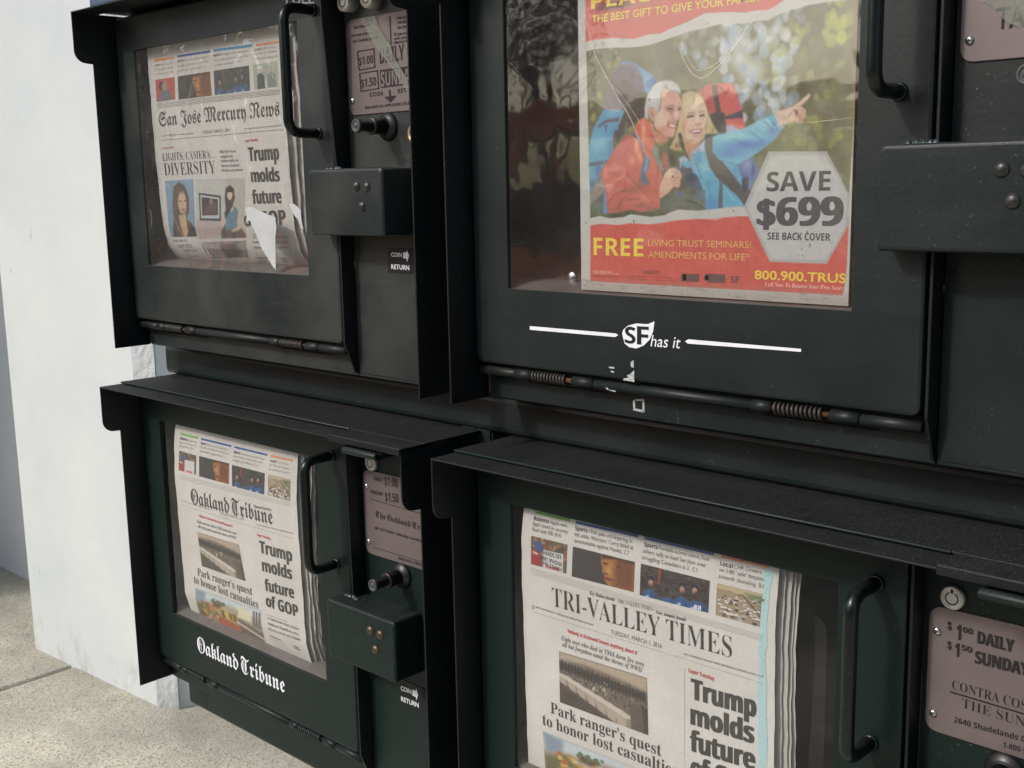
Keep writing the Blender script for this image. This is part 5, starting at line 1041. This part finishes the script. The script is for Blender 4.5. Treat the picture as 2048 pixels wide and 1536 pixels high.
b=MB(); b.box(-40,40,-13.5,-11,GZ-.3,GZ-.01,'kerb'); tag(b.build('far_sidewalk',None,.01),kind='structure')
# ------------------------------------------------ the street seen only as reflections
def car(label,x,y,body,flip=1):
    z=GZ-.155; root=empty('parked_car',(x,y,z)); tag(root,label,'car','cars parked along the kerb')
    H_=1.22; pr=[(-2.05,.30),(-2.1,.62),(-1.95,.90),(-1.25,.99),(2.02,.99),(2.1,.55),(2.05,.28)]
    b=MB(); pr2=[(x+flip*a,z+c) for a,c in pr]
    loops=[]
    for yy,k in((-.86,.94),(-.80,1),(.80,1),(.86,.94)): loops.append([(x+flip*a,y+yy,z+.3+(c-.3)*(.97+.03*k)) for a,c in pr])
    b.loft(loops,body,False,True,True)
    rf=[(-.62,.98,.74,.84),(-.70,1.50,.66,.60),(1.45,1.52,.66,.60),(1.95,.98,.74,.84)]     # roof on its pillars
    b.loft([[(x+flip*a,y+s_*w,z+h*1.06) for a,w,h in((-.68,.60,1.42),(1.5,.60,1.42),(1.42,.52,1.52),(-.58,.52,1.52))] for s_ in(-1,1)],body,False,True,True)
    for s_ in(-1,1):
        for (a0,h0),(a1,h1) in(((-1.22,.98),(-.66,1.50)),((.02,.98),(.02,1.50)),((1.05,.98),(1.02,1.50)),((1.98,.98),(1.5,1.50))): b.tube([(x+flip*a0,y+s_*.82,z+h0),(x+flip*a1,y+s_*.60,z+h1)],.045,body,8)
    b.build('body',root,.02)
    for a in(-.45,.75):
        b=MB(); b.box(min(x+flip*a,x+flip*(a+.22)),max(x+flip*a,x+flip*(a+.22)),y-.6,y+.6,z+.9,z+1.27,'rubber'); b.build('seat',root,.06)
    for s in(-1,1):
        for pts in([(-1.14,1.0),(-.64,1.48),(-.03,1.48),(-.02,1.0)],[(.07,1.0),(.06,1.48),(.98,1.48),(1.0,1.0)],[(1.1,1.0),(1.07,1.48),(1.47,1.48),(1.9,1.0)]):
            b=MB(); b.keep=True; b.add([(x+flip*a,y+s*(.82-(c-.98)/.52*.22),z+c) for a,c in pts],[(0,1,2,3)],'carglass'); b.build('side_window',root)
    for a in(-1.3,1.3):
        for s in(-1,1):
            c=(x+flip*a,y+s*.74,z+.32); b=MB(); b.lathe(c,(0,s,0),[(.20,-.1),(.31,-.1),(.32,-.06),(.32,.08),(.30,.13),(.2,.14)],'tyre',32); w=b.build('tyre',root); b=MB(); b.lathe((c[0],c[1]+s*.10,c[2]),(0,s,0),[(.2,0),(.2,.035),(.15,.02),(.05,.03),(0,.032)],'steel',24); b.build('rim',w)
    for s in(-1,1):
        b=MB(); b.box(min(x+flip*2.0,x+flip*2.115),max(x+flip*2.0,x+flip*2.115),y+s*.62-.15,y+s*.62+.15,z+.68,z+.85,'lampred'); b.build('tail_lamp',root,.01)
        b=MB(); b.box(min(x-flip*2.02,x-flip*2.125),max(x-flip*2.02,x-flip*2.125),y+s*.6-.16,y+s*.6+.16,z+.6,z+.74,'lampclear'); b.build('head_lamp',root,.01)
car('orange hatchback car parked at the kerb across the sidewalk',-3.6,-3.75,'carorange')
car('dark grey hatchback car parked in front of the orange one at the kerb',-8.6,-3.8,'cargrey')
bd=empty('street_building',(-8,-14,GZ)); tag(bd,'tan stucco building with two rows of windows across the street','building')
for a,c in((-60,-24),(-7,14)):
    b=MB(); b.box(a,c,-20,-13.5,GZ-.2,GZ+6.2,'facade'); b.box(a-.2,c+.2,-20.1,-13.3,GZ+6.2,GZ+6.5,'kerb'); b.build('wall',bd)
for i in range(20):
    for k in range(2):
        xx=-58+3.7*i
        if not(-59<xx<-26.5 or -6.5<xx<11.5): continue
        b=MB(); b.box(xx,xx+1.9,-13.52,-13.46,GZ+.9+3*k,GZ+2.6+3*k,'glassdark'); w=b.build('window',bd); b=MB(); b.box(xx-.1,xx+2.0,-13.6,-13.38,GZ+.78+3*k,GZ+.89+3*k,'kerb'); b.build('sill',w)
def street_tree(x,y,h,label):
    root=empty('street_tree',(x,y,GZ)); tag(root,label,'tree','street trees on the far sidewalk'); b=MB()
    b.loft([[(x+.1*math.sin(z*2)+r*math.cos(t),y+r*math.sin(t),GZ+z) for t in [2*math.pi*k/10 for k in range(10)]] for z,r in((0,.16),(.8,.12),(1.8,.10),(h*.6,.07))],'bark',True,True,True)
    for k in range(6):
        a=k*1.05; b.tube([(x,y,GZ+1.7+.2*k),(x+.5*math.cos(a),y+.5*math.sin(a),GZ+2.3+.25*k),(x+1.1*math.cos(a),y+1.1*math.sin(a),GZ+2.9+.3*k)],.035,'bark',6)
    b.build('trunk',root); b=MB(); b.keep=True
    cl=[(x+random.uniform(-1.3,1.3),y+random.uniform(-1.3,1.3),GZ+h*.55+random.uniform(-.6,h*.42),random.uniform(.35,.75)) for _ in range(26)]
    for cx,cy,cz,r in cl:
        for _ in range(75):
            d=Vector((random.gauss(0,1),random.gauss(0,1),random.gauss(0,1))).normalized()*r*random.random()**.4; u=Vector((random.gauss(0,1),random.gauss(0,1),random.gauss(0,1))).normalized()*.07; w=u.orthogonal().normalized()*.04; p=Vector((cx,cy,cz))+d
            b.add([p-u,p+w,p+u,p-w],[(0,1,2,3)],'leaf')
    b.build('crown',root)
street_tree(-11.5,-12.2,4.6,'broad street tree on the far sidewalk, nearer the long tan building')
street_tree(-17.0,-12.4,5.4,'taller street tree on the far sidewalk, left of the broad one')
